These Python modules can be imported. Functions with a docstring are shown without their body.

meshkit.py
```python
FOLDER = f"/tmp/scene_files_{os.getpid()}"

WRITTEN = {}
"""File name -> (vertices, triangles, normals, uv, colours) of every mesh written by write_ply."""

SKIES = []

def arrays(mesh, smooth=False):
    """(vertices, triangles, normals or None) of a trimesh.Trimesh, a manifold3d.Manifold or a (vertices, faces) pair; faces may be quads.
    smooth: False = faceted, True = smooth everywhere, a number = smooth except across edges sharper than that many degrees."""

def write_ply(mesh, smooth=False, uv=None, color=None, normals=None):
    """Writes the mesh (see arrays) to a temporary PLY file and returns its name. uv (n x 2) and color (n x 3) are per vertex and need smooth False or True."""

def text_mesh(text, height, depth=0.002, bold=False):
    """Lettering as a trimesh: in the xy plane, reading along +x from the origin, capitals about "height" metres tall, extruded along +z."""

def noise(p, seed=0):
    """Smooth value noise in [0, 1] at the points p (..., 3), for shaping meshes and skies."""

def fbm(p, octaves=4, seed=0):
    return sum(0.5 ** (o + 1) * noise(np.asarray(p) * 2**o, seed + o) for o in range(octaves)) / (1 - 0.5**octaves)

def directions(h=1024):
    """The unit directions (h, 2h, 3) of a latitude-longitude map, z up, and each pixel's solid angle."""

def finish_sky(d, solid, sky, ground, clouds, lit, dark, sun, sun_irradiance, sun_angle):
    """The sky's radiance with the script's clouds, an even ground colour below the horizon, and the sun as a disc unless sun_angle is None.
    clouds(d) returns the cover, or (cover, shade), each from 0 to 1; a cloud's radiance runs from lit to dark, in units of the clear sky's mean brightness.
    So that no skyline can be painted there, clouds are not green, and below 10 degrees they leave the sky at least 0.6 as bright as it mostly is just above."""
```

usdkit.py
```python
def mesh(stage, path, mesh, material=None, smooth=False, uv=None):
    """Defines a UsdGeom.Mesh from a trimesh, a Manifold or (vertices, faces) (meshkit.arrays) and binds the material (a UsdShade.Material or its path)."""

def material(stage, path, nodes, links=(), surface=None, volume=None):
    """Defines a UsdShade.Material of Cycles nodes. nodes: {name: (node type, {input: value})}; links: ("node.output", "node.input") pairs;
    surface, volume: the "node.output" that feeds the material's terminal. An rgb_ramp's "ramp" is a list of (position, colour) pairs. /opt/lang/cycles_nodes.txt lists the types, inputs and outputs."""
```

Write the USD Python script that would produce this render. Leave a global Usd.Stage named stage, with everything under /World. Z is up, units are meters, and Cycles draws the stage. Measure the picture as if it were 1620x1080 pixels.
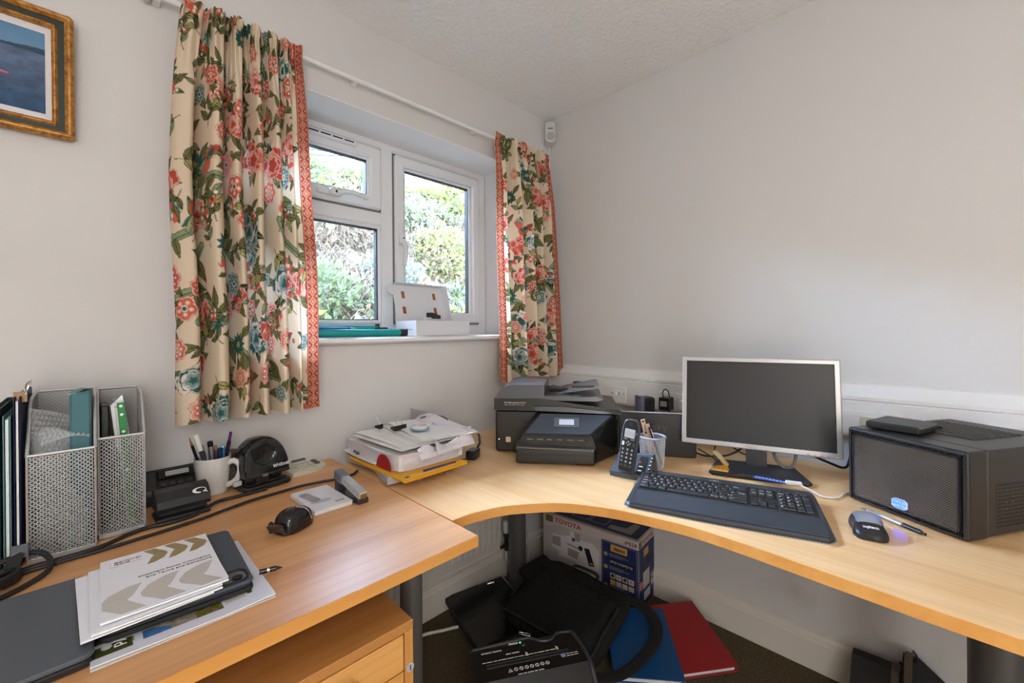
import math, random
import numpy as np, trimesh, manifold3d as m3, shapely, usdkit, meshkit
from shapely.geometry import Polygon, Point, LineString, box as sbox
from shapely import affinity
from pxr import Usd, UsdGeom, UsdLux, UsdShade, Gf, Sdf, Vt

stage = Usd.Stage.CreateInMemory()
UsdGeom.SetStageUpAxis(stage, UsdGeom.Tokens.z)
UsdGeom.SetStageMetersPerUnit(stage, 1.0)
UsdGeom.Xform.Define(stage, '/World'); UsdGeom.Scope.Define(stage, '/World/Looks')
PI = math.pi

# ---------------- camera ----------------
cam = UsdGeom.Camera.Define(stage, '/World/camera')
F_PX, CY, YAW, PITCH, ROLL = 668.01, 521.27, 0.789255, -0.001023, -0.008554
EYE = (-1.7672, -1.48094, 1.18046)
cam.CreateHorizontalApertureAttr(36.0); cam.CreateVerticalApertureAttr(24.0)
cam.CreateFocalLengthAttr(36.0 * F_PX / 1620)
cam.CreateVerticalApertureOffsetAttr((CY - 540) * -1.0 / 1620 * 36.0 * -1.0)
cam.CreateClippingRangeAttr(Gf.Vec2f(0.05, 200))
fw = np.array([math.cos(YAW) * math.cos(PITCH), math.sin(YAW) * math.cos(PITCH), math.sin(PITCH)])
r0 = np.array([math.sin(YAW), -math.cos(YAW), 0]); u0 = np.cross(r0, fw)
rt = r0 * math.cos(ROLL) + u0 * math.sin(ROLL); up = -r0 * math.sin(ROLL) + u0 * math.cos(ROLL)
cam.AddTransformOp().Set(Gf.Matrix4d(*rt, 0, *up, 0, *(-fw), 0, *EYE, 1))
cam.CreateExposureAttr(EXPOSURE := 0.0)

PENDANT, COLUMN = 13.0, 8.0        # radiance of the two paper lamps behind the camera

# ---------------- daylight ----------------
dome = UsdLux.DomeLight.Define(stage, '/World/sky')
dome.CreateIntensityAttr(1.0)
sky = usdkit.material(stage, '/World/Looks/sky', {
    "s": ("sky_texture", {"sky_type": "multiple_scattering", "sun_disc": False, "sun_elevation": math.radians(48), "sun_rotation": math.radians(0), "sun_intensity": 1.0}),
    "h": ("hsv", {"saturation": 0.8, "value": 1.0}),
    "b": ("background_shader", {"strength": 5.9})}, [("s.color", "h.color"), ("h.color", "b.color")], surface="b.background")
UsdShade.MaterialBindingAPI.Apply(dome.GetPrim()).Bind(sky)
sun = UsdLux.DistantLight.Define(stage, '/World/sun')
sun.CreateIntensityAttr(.9); sun.CreateAngleAttr(1.5); sun.CreateColorAttr(Gf.Vec3f(1, .95, .86))
sun.AddRotateXYZOp().Set(Gf.Vec3f(38, 0, 12))      # high sun behind the house, falling on the bank

# ---------------- helpers ----------------
_count = {}
def numbered(parent, name):
    k = _count.get((parent, name), 0); _count[(parent, name)] = k + 1
    return f'{parent}/{name}' + (f'_{k:03d}' if k else '')
def meta(prim, label=None, cat=None, group=None, kind=None):
    for k, v in (('label', label), ('category', cat), ('group', group), ('kind', kind)):
        if v: prim.SetCustomDataByKey(k, v)
def place(prim, loc, rz=0, rx=0, ry=0, s=None):
    x = UsdGeom.Xformable(prim)
    x.AddTranslateOp().Set(Gf.Vec3d(*map(float, loc)))
    if rz: x.AddRotateZOp().Set(float(rz))
    if ry: x.AddRotateYOp().Set(float(ry))
    if rx: x.AddRotateXOp().Set(float(rx))
    if s: x.AddScaleOp().Set(Gf.Vec3f(*s))
def thing(name, label, cat, loc=(0, 0, 0), rz=0, group=None, rx=0, ry=0):
    p = numbered('/World', name); x = UsdGeom.Xform.Define(stage, p); place(x.GetPrim(), loc, rz, rx, ry)
    meta(x.GetPrim(), label, cat, group); return p
def part(parent, name, m, mat, smooth=35, label=None, kind=None, color=None, loc=None, rz=0, rx=0, ry=0):
    p = numbered(parent, name)
    if color is None:
        g = usdkit.mesh(stage, p, m, mat, smooth=smooth)
    else:
        g = usdkit.mesh(stage, p, m, mat, smooth=smooth)
        UsdGeom.PrimvarsAPI(g).CreatePrimvar('displayColor', Sdf.ValueTypeNames.Color3fArray, 'vertex').Set(Vt.Vec3fArray.FromNumpy(np.asarray(color, np.float32)))
    if loc is not None or rz or rx or ry: place(g.GetPrim(), loc or (0, 0, 0), rz, rx, ry)
    meta(g.GetPrim(), label, None, None, kind); return p
def obj(name, m, mat, label=None, cat=None, loc=(0, 0, 0), rz=0, group=None, kind=None, smooth=35, rx=0, ry=0, color=None):
    p = part('/World', name, m, mat, smooth=smooth, color=color, loc=loc, rz=rz, rx=rx, ry=ry)
    meta(stage.GetPrimAtPath(p), label, cat, group, kind); return p
def copy_of(src, label, loc, rz=0, group=None, rx=0, ry=0):
    pr = stage.GetPrimAtPath(src); name = pr.GetName(); base = name[:-4] if name[-3:].isdigit() and name[-4] == '_' else name
    p = numbered('/World', base); x = UsdGeom.Xform.Define(stage, p); q = x.GetPrim()
    q.GetReferences().AddInternalReference(pr.GetPath()); x.ClearXformOpOrder(); 
    q.SetInstanceable(True)
    x.AddTransformOp(opSuffix='here').Set(Gf.Matrix4d(1) * Gf.Matrix4d(Gf.Rotation(Gf.Vec3d(1, 0, 0), rx), Gf.Vec3d(0)) * Gf.Matrix4d(Gf.Rotation(Gf.Vec3d(0, 1, 0), ry), Gf.Vec3d(0)) * Gf.Matrix4d(Gf.Rotation(Gf.Vec3d(0, 0, 1), rz), Gf.Vec3d(*loc)))
    meta(q, label, pr.GetCustomDataByKey('category'), group or pr.GetCustomDataByKey('group')); return p

# shapes
cat_ = trimesh.util.concatenate
def TM(v, f): return trimesh.Trimesh(np.asarray(v, float), np.asarray(f, int), process=False)
def hull(pts):
    m = m3.Manifold.hull_points(np.asarray(pts, float)).to_mesh(); return TM(m.vert_properties[:, :3], m.tri_verts)
def mf(tm): return m3.Manifold(m3.Mesh(np.asarray(tm.vertices, np.float32), np.asarray(tm.faces, np.uint32)))
def un(m): q = m.to_mesh(); return TM(q.vert_properties[:, :3], q.tri_verts)
def minus(a, *bs):
    a = a if isinstance(a, m3.Manifold) else mf(a)
    for b in bs: a = a - (b if isinstance(b, m3.Manifold) else mf(b))
    return un(a)
def joined(ms):
    a = mf(ms[0])
    for b in ms[1:]: a = a + mf(b)
    return un(a)
def box(x0, x1, y0, y1, z0, z1):
    return trimesh.creation.box([x1 - x0, y1 - y0, z1 - z0], trimesh.transformations.translation_matrix([(x0 + x1) / 2, (y0 + y1) / 2, (z0 + z1) / 2]))
def cb(x0, x1, y0, y1, z0, z1, c=.002):
    c = min(c, (x1 - x0) / 2.01, (y1 - y0) / 2.01, (z1 - z0) / 2.01); P = []
    for x, sx in ((x0, 1), (x1, -1)):
        for y, sy in ((y0, 1), (y1, -1)):
            for z, sz in ((z0, 1), (z1, -1)):
                P += [(x, y + sy * c, z + sz * c), (x + sx * c, y, z + sz * c), (x + sx * c, y + sy * c, z)]
    return hull(P)
_sph = np.vstack([[(math.cos(a) * math.cos(b), math.sin(a) * math.cos(b), math.sin(b)) for a in np.arange(0, 2 * PI, PI / 8)] for b in np.arange(-PI / 2, PI / 2 + .01, PI / 8)])
def rb(x0, x1, y0, y1, z0, z1, r=.005):
    r = min(r, (x1 - x0) / 2, (y1 - y0) / 2, (z1 - z0) / 2)
    return hull(np.vstack([_sph * r + (x, y, z) for x in (x0 + r, x1 - r) for y in (y0 + r, y1 - r) for z in (z0 + r, z1 - r)]))
def rr(w, h, r, cx=0, cy=0):      # rounded rectangle polygon
    r = min(r, w / 2 - 1e-5, h / 2 - 1e-5); return sbox(cx - w / 2 + r, cy - h / 2 + r, cx + w / 2 - r, cy + h / 2 - r).buffer(r, quad_segs=6)
def prism(poly, z0, z1):
    gs = getattr(poly, 'geoms', [poly]); ms = []
    for g in gs:
        m = trimesh.creation.extrude_polygon(g, z1 - z0, engine='earcut'); m.apply_translation([0, 0, z0]); ms.append(m)
    return cat_(ms)
def bev(poly, z0, z1, c=.002):     # convex prism with chamfered rims
    a = np.array(poly.exterior.coords)[:-1]; b = np.array(poly.buffer(-c, quad_segs=4).exterior.coords)[:-1]
    return hull([(*q, z) for q in b for z in (z0, z1)] + [(*q, z) for q in a for z in (z0 + c, z1 - c)])
def xf(m, t=(0, 0, 0), rx=0, ry=0, rz=0, s=None):
    m = m.copy(); T = trimesh.transformations
    if s is not None: m.apply_transform(np.diag([*(s if np.ndim(s) else (s, s, s)), 1.0]))
    for a, ax in ((rx, (1, 0, 0)), (ry, (0, 1, 0)), (rz, (0, 0, 1))):
        if a: m.apply_transform(T.rotation_matrix(math.radians(a), ax))
    m.apply_translation(t); return m
def cyl(p, q, r, r2=None, n=24):
    p, q = np.array(p, float), np.array(q, float); r2 = r if r2 is None else r2; d = q - p; L = np.linalg.norm(d); d /= L
    e = np.cross(d, (0, 0, 1) if abs(d[2]) < .9 else (1, 0, 0)); e /= np.linalg.norm(e); g = np.cross(d, e)
    a = np.arange(n) * 2 * PI / n; ring = np.cos(a)[:, None] * e + np.sin(a)[:, None] * g
    V = np.vstack([p + ring * r, q + ring * r2, [p, q]]); F = []
    for i in range(n):
        j = (i + 1) % n; F += [(i, j, n + j), (i, n + j, n + i), (2 * n, j, i), (2 * n + 1, n + i, n + j)]
    m = TM(V, F)
    return m
def spline(P, k=8):
    P = np.array(P, float); Q = np.vstack([2 * P[0] - P[1], P, 2 * P[-1] - P[-2]]); o = []
    for i in range(1, len(Q) - 2):
        t = np.linspace(0, 1, k, endpoint=False)[:, None]; a, b, c, d = Q[i - 1], Q[i], Q[i + 1], Q[i + 2]
        o.append(.5 * (2 * b + (c - a) * t + (2 * a - 5 * b + 4 * c - d) * t ** 2 + (3 * b - a - 3 * c + d) * t ** 3))
    return np.vstack(o + [P[-1:]])
def tube(P, r, n=8, k=8, smooth=True, flat=None):
    P = spline(P, k) if smooth and len(P) > 2 else np.array(P, float)
    T = np.gradient(P, axis=0); T /= np.linalg.norm(T, axis=1)[:, None] + 1e-12
    N = np.cross(T[0], (0, 0, 1)); N = N if np.linalg.norm(N) > .1 else np.cross(T[0], (1, 0, 0)); V = []
    a = np.arange(n) * 2 * PI / n; R = np.broadcast_to(r, len(P)) if np.ndim(r) == 0 else np.interp(np.linspace(0, 1, len(P)), np.linspace(0, 1, len(r)), r)
    for i in range(len(P)):
        N = N - T[i] * (N @ T[i]); N /= np.linalg.norm(N); B = np.cross(T[i], N)
        fl = flat or 1
        V.append(P[i] + R[i] * (np.cos(a)[:, None] * N + fl * np.sin(a)[:, None] * B))
    m = len(P); V = np.vstack(V + [P[:1], P[-1:]]); F = []
    for i in range(m - 1):
        for j in range(n):
            b, c = i * n + j, i * n + (j + 1) % n; F += [(b, c, c + n), (b, c + n, b + n)]
    for j in range(n): F += [(m * n, (j + 1) % n, j), (m * n + 1, (m - 1) * n + j, (m - 1) * n + (j + 1) % n)]
    return TM(V, F)
def lathe(prof, n=40):             # closed solid of revolution from (r, z) pairs, outside then inside
    prof = np.array(prof, float); a = np.arange(n) * 2 * PI / n
    V = np.vstack([np.stack([r * np.cos(a), r * np.sin(a), np.full(n, z)], 1) for r, z in prof]); F = []
    for i in range(len(prof) - 1):
        for j in range(n):
            b, c = i * n + j, i * n + (j + 1) % n; F += [(b, c, c + n), (b, c + n, b + n)]
    return TM(V, F)
def grid(X, Y, Z, closed_u=False):  # quads from 2-D arrays (rows v, cols u)
    h, w = X.shape; V = np.stack([X, Y, Z], -1).reshape(-1, 3); i = np.arange(h - 1)[:, None] * w + np.arange(w - 1)[None]
    F = np.stack([i, i + 1, i + w + 1, i + w], -1).reshape(-1, 4); return TM(V, np.vstack([F[:, [0, 1, 2]], F[:, [0, 2, 3]]]))
def slab(w, h, t, fz=None, nx=14, ny=14, edge=None):   # a thin closed sheet, x 0..w, y 0..h, lower face at fz(x, y)
    x, y = np.meshgrid(np.linspace(0, w, nx), np.linspace(0, h, ny)); z = (fz(x, y) if fz else 0) + 0 * x
    if edge: x, y = edge(x, y)
    A = grid(x, y, z + t); B = grid(x, y, z); n = nx * ny; F = [A.faces, B.faces[:, ::-1] + n]
    loop = list(range(nx)) + [nx - 1 + nx * k for k in range(1, ny)] + [nx * ny - 2 - k for k in range(nx - 1)] + [nx * (ny - 2 - k) for k in range(ny - 2)]
    loop = np.array(loop); nxt = np.roll(loop, -1); F += [np.stack([loop + n, nxt + n, nxt], 1), np.stack([loop + n, nxt, loop], 1)]
    return TM(np.vstack([A.vertices, B.vertices]), np.vstack(F))
_txt = {}
def text(s, h, t=.0004, bold=False, center=False, sx=1.0):
    if (s, bold) not in _txt: _txt[(s, bold)] = meshkit.text_mesh(s, 1.0, 1.0, bold)
    m = _txt[(s, bold)].copy(); m.apply_transform(np.diag([h * sx, h, t, 1]))
    if center: m.apply_translation([-(m.bounds[0][0] + m.bounds[1][0]) / 2, -h / 2, 0])
    return m

def dashes(ws, h, gap=None, t=.0004):   # a printed line too small to read
    x, ms = 0, []
    for w in ws: ms.append(box(x, x + w, 0, h, 0, t)); x += w + (gap or h)
    return cat_(ms)

# materials
_mats = {}
def M(name, color=(.8, .8, .8), rough=.5, metal=0.0, spec=.5, **kw):
    if name not in _mats:
        _mats[name] = usdkit.material(stage, '/World/Looks/' + name, {"p": ("principled_bsdf", {"base_color": color, "roughness": rough, "metallic": metal, "specular_ior_level": spec, **kw})}, [], surface="p.BSDF")
    return _mats[name]
def MN(name, c1, c2, scale=(10, 10, 10), rough=.5, noise=4, detail=4, bump=0.0, bscale=None, lo=.35, hi=.65, spec=.5, dist=.002, world=True, extra=None, **kw):
    """Two colours mixed by stretched noise, optional noise bump."""
    if name in _mats: return _mats[name]
    nodes = {"g": ("geometry", {}) if world else ("texture_coordinate", {}), "m": ("mapping", {"scale": scale}), "n": ("noise_texture", {"scale": noise, "detail": detail, "roughness": .6}),
             "r": ("rgb_ramp", {"ramp": [(0, c1), (lo, c1), (hi, c2), (1, c2)]}), "p": ("principled_bsdf", {"roughness": rough, "specular_ior_level": spec, **kw})}
    src = "g.position" if world else "g.object"
    links = [(src, "m.vector"), ("m.vector", "n.vector"), ("n.fac", "r.fac"), ("r.color", "p.base_color")]
    if bump:
        nodes["bn"] = ("noise_texture", {"scale": bscale or 200, "detail": 3}); nodes["b"] = ("bump", {"strength": bump, "distance": dist})
        links += [(src, "bn.vector"), ("bn.fac", "b.height"), ("b.normal", "p.normal")]
    _mats[name] = usdkit.material(stage, '/World/Looks/' + name, nodes, links, surface="p.BSDF"); return _mats[name]
def wood(name, c1, c2, c3, grain='x', rough=.40, ring=1.0, world=True, coat=0.0):
    if name in _mats: return _mats[name]
    s = {'x': (1.1, 14, 14), 'y': (14, 1.1, 14), 'z': (14, 14, 1.1)}[grain]; s2 = tuple(9 * k if k > 2 else 3 * k for k in s)
    nodes = {"g": ("geometry", {}) if world else ("texture_coordinate", {}), "m": ("mapping", {"scale": s}), "n": ("noise_texture", {"scale": 1.0, "detail": 5, "distortion": .6}),
             "r": ("rgb_ramp", {"ramp": [(0, c1), (.33, c1), (.5, c2), (.68, c3), (1, c3)]}),
             "m2": ("mapping", {"scale": s2}), "n2": ("noise_texture", {"scale": 1.0, "detail": 3}), "r2": ("rgb_ramp", {"ramp": [(0, (.93, .915, .9)), (.38, (.93, .915, .9)), (.52, (1, 1, 1)), (1, (1, 1, 1))]}),
             "x": ("mix_color", {"blend_type": "multiply", "fac": ring}), "bb": ("bump", {"strength": .06, "distance": .001}),
             "p": ("principled_bsdf", {"roughness": rough, "specular_ior_level": .45, "coat_weight": coat, "coat_roughness": .13})}
    src = "g.position" if world else "g.object"
    links = [(src, "m.vector"), ("m.vector", "n.vector"), ("n.fac", "r.fac"), (src, "m2.vector"), ("m2.vector", "n2.vector"), ("n2.fac", "r2.fac"), ("r.color", "x.a"), ("r2.color", "x.b"), ("x.result", "p.base_color"), ("n2.fac", "bb.height"), ("bb.normal", "p.normal")]
    _mats[name] = usdkit.material(stage, '/World/Looks/' + name, nodes, links, surface="p.BSDF"); return _mats[name]
def MC(name, rough=.6, trans=0.0):   # colour printed on the mesh, per vertex
    if name in _mats: return _mats[name]
    nodes = {"a": ("attribute", {"attribute": "displayColor"}), "p": ("principled_bsdf", {"roughness": rough, "specular_ior_level": .25})}; links = [("a.color", "p.base_color")]; out = "p.BSDF"
    if trans:
        nodes["t"] = ("translucent_bsdf", {}); nodes["mx"] = ("mix_closure", {"fac": trans}); links += [("a.color", "t.color"), ("p.BSDF", "mx.closure1"), ("t.BSDF", "mx.closure2")]; out = "mx.closure"
    _mats[name] = usdkit.material(stage, '/World/Looks/' + name, nodes, links, surface=out); return _mats[name]
def lin(*c): return tuple(((x / 255 + .055) / 1.055) ** 2.4 if x > 10 else x / 255 / 12.92 for x in c)
# ================= common materials =================
white_gloss = M('white_gloss', (.82, .82, .82), .3)
upvc = M('white_upvc', (.80, .82, .85), .28)
black_plastic = M('black_plastic', (.012, .012, .013), .38)
black_gloss = M('black_gloss', (.009, .0095, .011), .13)
black_matt = M('black_matt', (.014, .014, .014), .75)
dark_grey = M('dark_grey_plastic', (.035, .037, .042), .42)
mid_grey = M('mid_grey_plastic', (.16, .16, .17), .45)
rubber = M('black_rubber', (.008, .008, .008), .55)
chrome = M('chrome', (.75, .75, .77), .18, 1.0)
steel = M('brushed_steel', (.55, .55, .57), .35, 1.0)
silver_paint = M('silver_paint', (.55, .55, .56), .38, .55)
paper = M('white_paper', (.88, .88, .89), .7)
paper_grey = M('greyish_paper', (.74, .75, .77), .7)
ink = M('black_ink', (.02, .02, .022), .6)
white_ink = M('white_ink', (.85, .85, .85), .6)
grey_ink = M('grey_ink', (.35, .35, .36), .6)
# ================= the room =================
wall_mat = MN('painted_wall', (.655, .64, .63), (.685, .67, .66), scale=(1, 1, 1), noise=2.5, rough=.65, bump=.12, bscale=55, dist=.002)
ceil_mat = MN('textured_ceiling', (.91, .915, .92), (.94, .945, .95), scale=(1, 1, 1), noise=60, rough=.8, bump=.9, bscale=60, dist=.006)
X0, Y0, H = -3.25, -3.3, 2.30
WX0, WX1, WZ0, WZ1, WD = -1.46, -.285, 1.13, 1.993, .21
def setting(name, m, mat, smooth=35, parent='/World', **k): return obj(name, m, mat, kind='structure', smooth=smooth, **k)
setting('wall_left', cat_([box(X0 - .3, WX0, 0, .3, 0, H), box(WX1, 0, 0, .3, 0, H), box(WX0, WX1, 0, .3, 0, WZ0), box(WX0, WX1, 0, .3, WZ1, H)]), wall_mat)
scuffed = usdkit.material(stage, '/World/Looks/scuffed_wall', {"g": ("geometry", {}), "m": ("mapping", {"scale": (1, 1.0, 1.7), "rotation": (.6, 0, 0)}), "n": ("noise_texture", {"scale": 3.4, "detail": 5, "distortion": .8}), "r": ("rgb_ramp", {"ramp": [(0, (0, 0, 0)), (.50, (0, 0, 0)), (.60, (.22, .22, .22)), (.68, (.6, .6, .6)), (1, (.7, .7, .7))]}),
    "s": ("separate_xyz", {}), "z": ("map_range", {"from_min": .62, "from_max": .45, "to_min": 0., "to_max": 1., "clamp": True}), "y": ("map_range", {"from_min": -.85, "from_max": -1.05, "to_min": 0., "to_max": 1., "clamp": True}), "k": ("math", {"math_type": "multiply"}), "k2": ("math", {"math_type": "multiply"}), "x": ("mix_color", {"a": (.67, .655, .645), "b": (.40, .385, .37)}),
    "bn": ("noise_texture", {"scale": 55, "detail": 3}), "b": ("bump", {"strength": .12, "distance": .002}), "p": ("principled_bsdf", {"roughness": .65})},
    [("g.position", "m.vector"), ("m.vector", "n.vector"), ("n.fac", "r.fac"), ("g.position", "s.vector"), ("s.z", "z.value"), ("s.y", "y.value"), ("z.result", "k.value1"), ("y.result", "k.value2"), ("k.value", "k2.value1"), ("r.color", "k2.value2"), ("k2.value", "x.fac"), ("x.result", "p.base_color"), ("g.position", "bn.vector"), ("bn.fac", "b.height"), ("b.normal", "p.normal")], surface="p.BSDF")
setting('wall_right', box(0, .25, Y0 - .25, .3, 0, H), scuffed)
setting('wall_back', box(X0 - .3, 0, Y0 - .25, Y0, 0, H), wall_mat)
setting('wall_far_side', box(X0 - .3, X0, Y0, 0, 0, H), wall_mat)
setting('ceiling', box(X0 - .3, .25, Y0 - .25, .3, H, H + .2), ceil_mat)
carpet = MN('brown_carpet', lin(82, 72, 56), lin(120, 106, 84), scale=(1, 1, 1), noise=140, detail=6, rough=1.0, bump=1.0, bscale=420, dist=.006, spec=.05, lo=.3, hi=.7)
setting('floor', box(X0 - .3, .25, Y0 - .25, .3, -.12, 0), carpet)
# skirting boards with a stepped moulded top
skp = Polygon([(0, 0), (.018, 0), (.018, .098), (.013, .104), (.013, .112), (.008, .122), (0, .126)])
sk = prism(skp, 0, 1.0)            # profile in xy, length along z
sk_mat = M('skirting_gloss', (.74, .69, .62), .35)
def skirt(a, b, axis):
    m = sk.copy(); m.apply_transform(np.diag([1, 1, abs(b - a), 1]))
    V = m.vertices.copy(); L = V[:, 2] + min(a, b)
    m.vertices = np.stack([L, -V[:, 0], V[:, 1]], 1) if axis == 'x' else np.stack([-V[:, 0], L, V[:, 1]], 1)
    m.fix_normals(); return m
setting('baseboard_left', skirt(X0, 0, 'x'), sk_mat)
setting('baseboard_right', skirt(Y0, -.018, 'y'), sk_mat)

# ---- window: uPVC frame in a deep reveal ----
w = '/World/window_1'; UsdGeom.Xform.Define(stage, w); meta(stage.GetPrimAtPath(w), 'white double-glazed window with a top-hung light and a side-hung casement', None, None, 'structure')
FY = .205
def barx(x0, x1, z0, z1, y0, y1, c=.006): return cb(x0, x1, y0, y1, z0, z1, c)
fr = [barx(WX0, WX1, 1.135, 1.205, FY, FY + .07), barx(WX0, WX1, 1.962, 1.998, FY, FY + .07), barx(WX0, -1.42, 1.15, 1.998, FY, FY + .07), barx(-.335, WX1, 1.15, 1.998, FY, FY + .07),
      barx(-.884, -.825, 1.15, 1.998, FY, FY + .07), barx(-1.43, -.88, 1.628, 1.688, FY, FY + .07)]
fr += [barx(-1.43, -.305, 1.19, 1.212, FY + .008, FY + .05)]
part(w, 'outer_frame', joined(fr), upvc)
def ring(x0, x1, z0, z1, b, y0, y1, c=.005):
    return [barx(x0, x0 + b, z0, z1, y0, y1, c), barx(x1 - b, x1, z0, z1, y0, y1, c), barx(x0, x1, z0, z0 + b, y0, y1, c), barx(x0, x1, z1 - b, z1, y0, y1, c)]
gasket = M('black_gasket', (.02, .02, .02), .6)
glass_nodes = {"t": ("transparent_bsdf", {"color": (.97, .98, .98)}), "g": ("glossy_bsdf", {"roughness": .02, "color": (1, 1, 1)}), "f": ("fresnel", {"IOR": 1.45}), "m": ("mix_closure", {})}
pane_mat = usdkit.material(stage, '/World/Looks/window_glass', glass_nodes, [("f.fac", "m.fac"), ("t.BSDF", "m.closure1"), ("g.BSDF", "m.closure2")], surface="m.closure")
s1 = part(w, 'sash', joined(ring(-1.425, -.887, 1.693, 1.956, .05, FY - .015, FY + .045, .007)), upvc)
part(w, 'sash_gasket', joined(ring(-1.431, -.881, 1.687, 1.962, .008, FY + .003, FY + .03, .001)), M('sash_shadow_gap', (.16, .165, .17), .6))
part(w, 'glazing_bead', joined(ring(-1.38, -.932, 1.738, 1.911, .014, FY - .004, FY + .03, .006)), upvc)
part(w, 'glazing_seal', joined(ring(-1.368, -.944, 1.75, 1.899, .004, FY + .004, FY + .03, .001)), gasket)
part(w, 'sash', joined(ring(-.82, -.341, 1.214, 1.955, .045, FY - .015, FY + .045, .007)), upvc)
part(w, 'sash_gasket', joined(ring(-.826, -.335, 1.208, 1.961, .008, FY + .003, FY + .03, .001)), M('sash_shadow_gap', (.16, .165, .17), .6))
part(w, 'glazing_bead', joined(ring(-.78, -.388, 1.25, 1.912, .014, FY - .004, FY + .03, .006)), upvc)
part(w, 'glazing_seal', joined(ring(-.768, -.4, 1.262, 1.9, .004, FY + .004, FY + .03, .001)), gasket)
part(w, 'glazing_bead', joined(ring(-1.425, -.884, 1.208, 1.63, .016, FY - .006, FY + .03, .006)), upvc)
part(w, 'glazing_seal', joined(ring(-1.41, -.899, 1.222, 1.616, .005, FY + .004, FY + .03, .001)), gasket)
for a in ((-1.37, -.94, 1.748, 1.902), (-.77, -.398, 1.26, 1.903), (-1.412, -.896, 1.22, 1.62)):
    part(w, 'pane', box(a[0], a[1], FY + .022, FY + .028, a[2], a[3]), pane_mat)
def casement_handle(loc, ry, name='window_handle'):
    h = [rb(-.075, .02, -.012, 0, -.011, .011, .008), rb(-.03, .02, -.03, -.004, -.014, .014, .01),
         tube([(0, -.025, 0), (.03, -.038, .004), (.07, -.04, .004), (.115, -.038, -.004)], [.011, .010, .009, .007], n=12)]
    p = part(w, name, xf(cat_(h), loc, ry=ry), M('handle_white', (.76, .78, .8), .25))
    part(p, 'key_lock', xf(cyl((-.006, -.031, 0), (-.006, -.028, 0), .005), loc, ry=ry), dark_grey)
casement_handle((-1.085, FY - .015, 1.722), 0)
casement_handle((-.80, FY - .015, 1.575), 90)
v = part(w, 'trickle_vent', rb(-1.36, -1.0, FY - .034, FY - .008, 1.928, 1.95, .008), upvc)
for i in range(7): part(v, 'vent_slot', box(-1.33 + i * .046, -1.33 + i * .046 + .038, FY - .0352, FY - .03, 1.936, 1.9405), black_matt)
setting('trim_1', hull(np.vstack([[(x, y, z)] for x in (WX0 + .001, WX1 - .001) for y, z in ((FY, 1.131), (FY, 1.156), (-.02, 1.156), (-.034, 1.15), (-.036, 1.14), (-.03, 1.134), (-.02, 1.131))])), white_gloss)   # window board

reveal = M('reveal_white', (.88, .88, .88), .5)
setting('trim_3', joined([box(WX0, WX1, .001, FY, WZ1 - .003, WZ1), box(WX1 - .003, WX1, .001, FY, 1.157, WZ1 - .0005), box(WX0, WX0 + .003, .001, FY, 1.157, WZ1 - .0005)]), reveal)      # painted lining of the reveal

# ---- dado trunking along the right wall ----
tr = Polygon([(0, .828), (.045, .828), (.05, .833), (.05, .94), (.046, .942), (.046, .945), (.05, .948), (.05, .958), (.02, .992), (0, .996)])
m = prism(tr, 0, 1); m.apply_transform(np.diag([1, 1, -Y0 - .004, 1])); V = m.vertices.copy(); m.vertices = np.stack([-V[:, 0], V[:, 2] + Y0, V[:, 1]], 1); m.fix_normals()
setting('trim_2', m, white_gloss)

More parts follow.
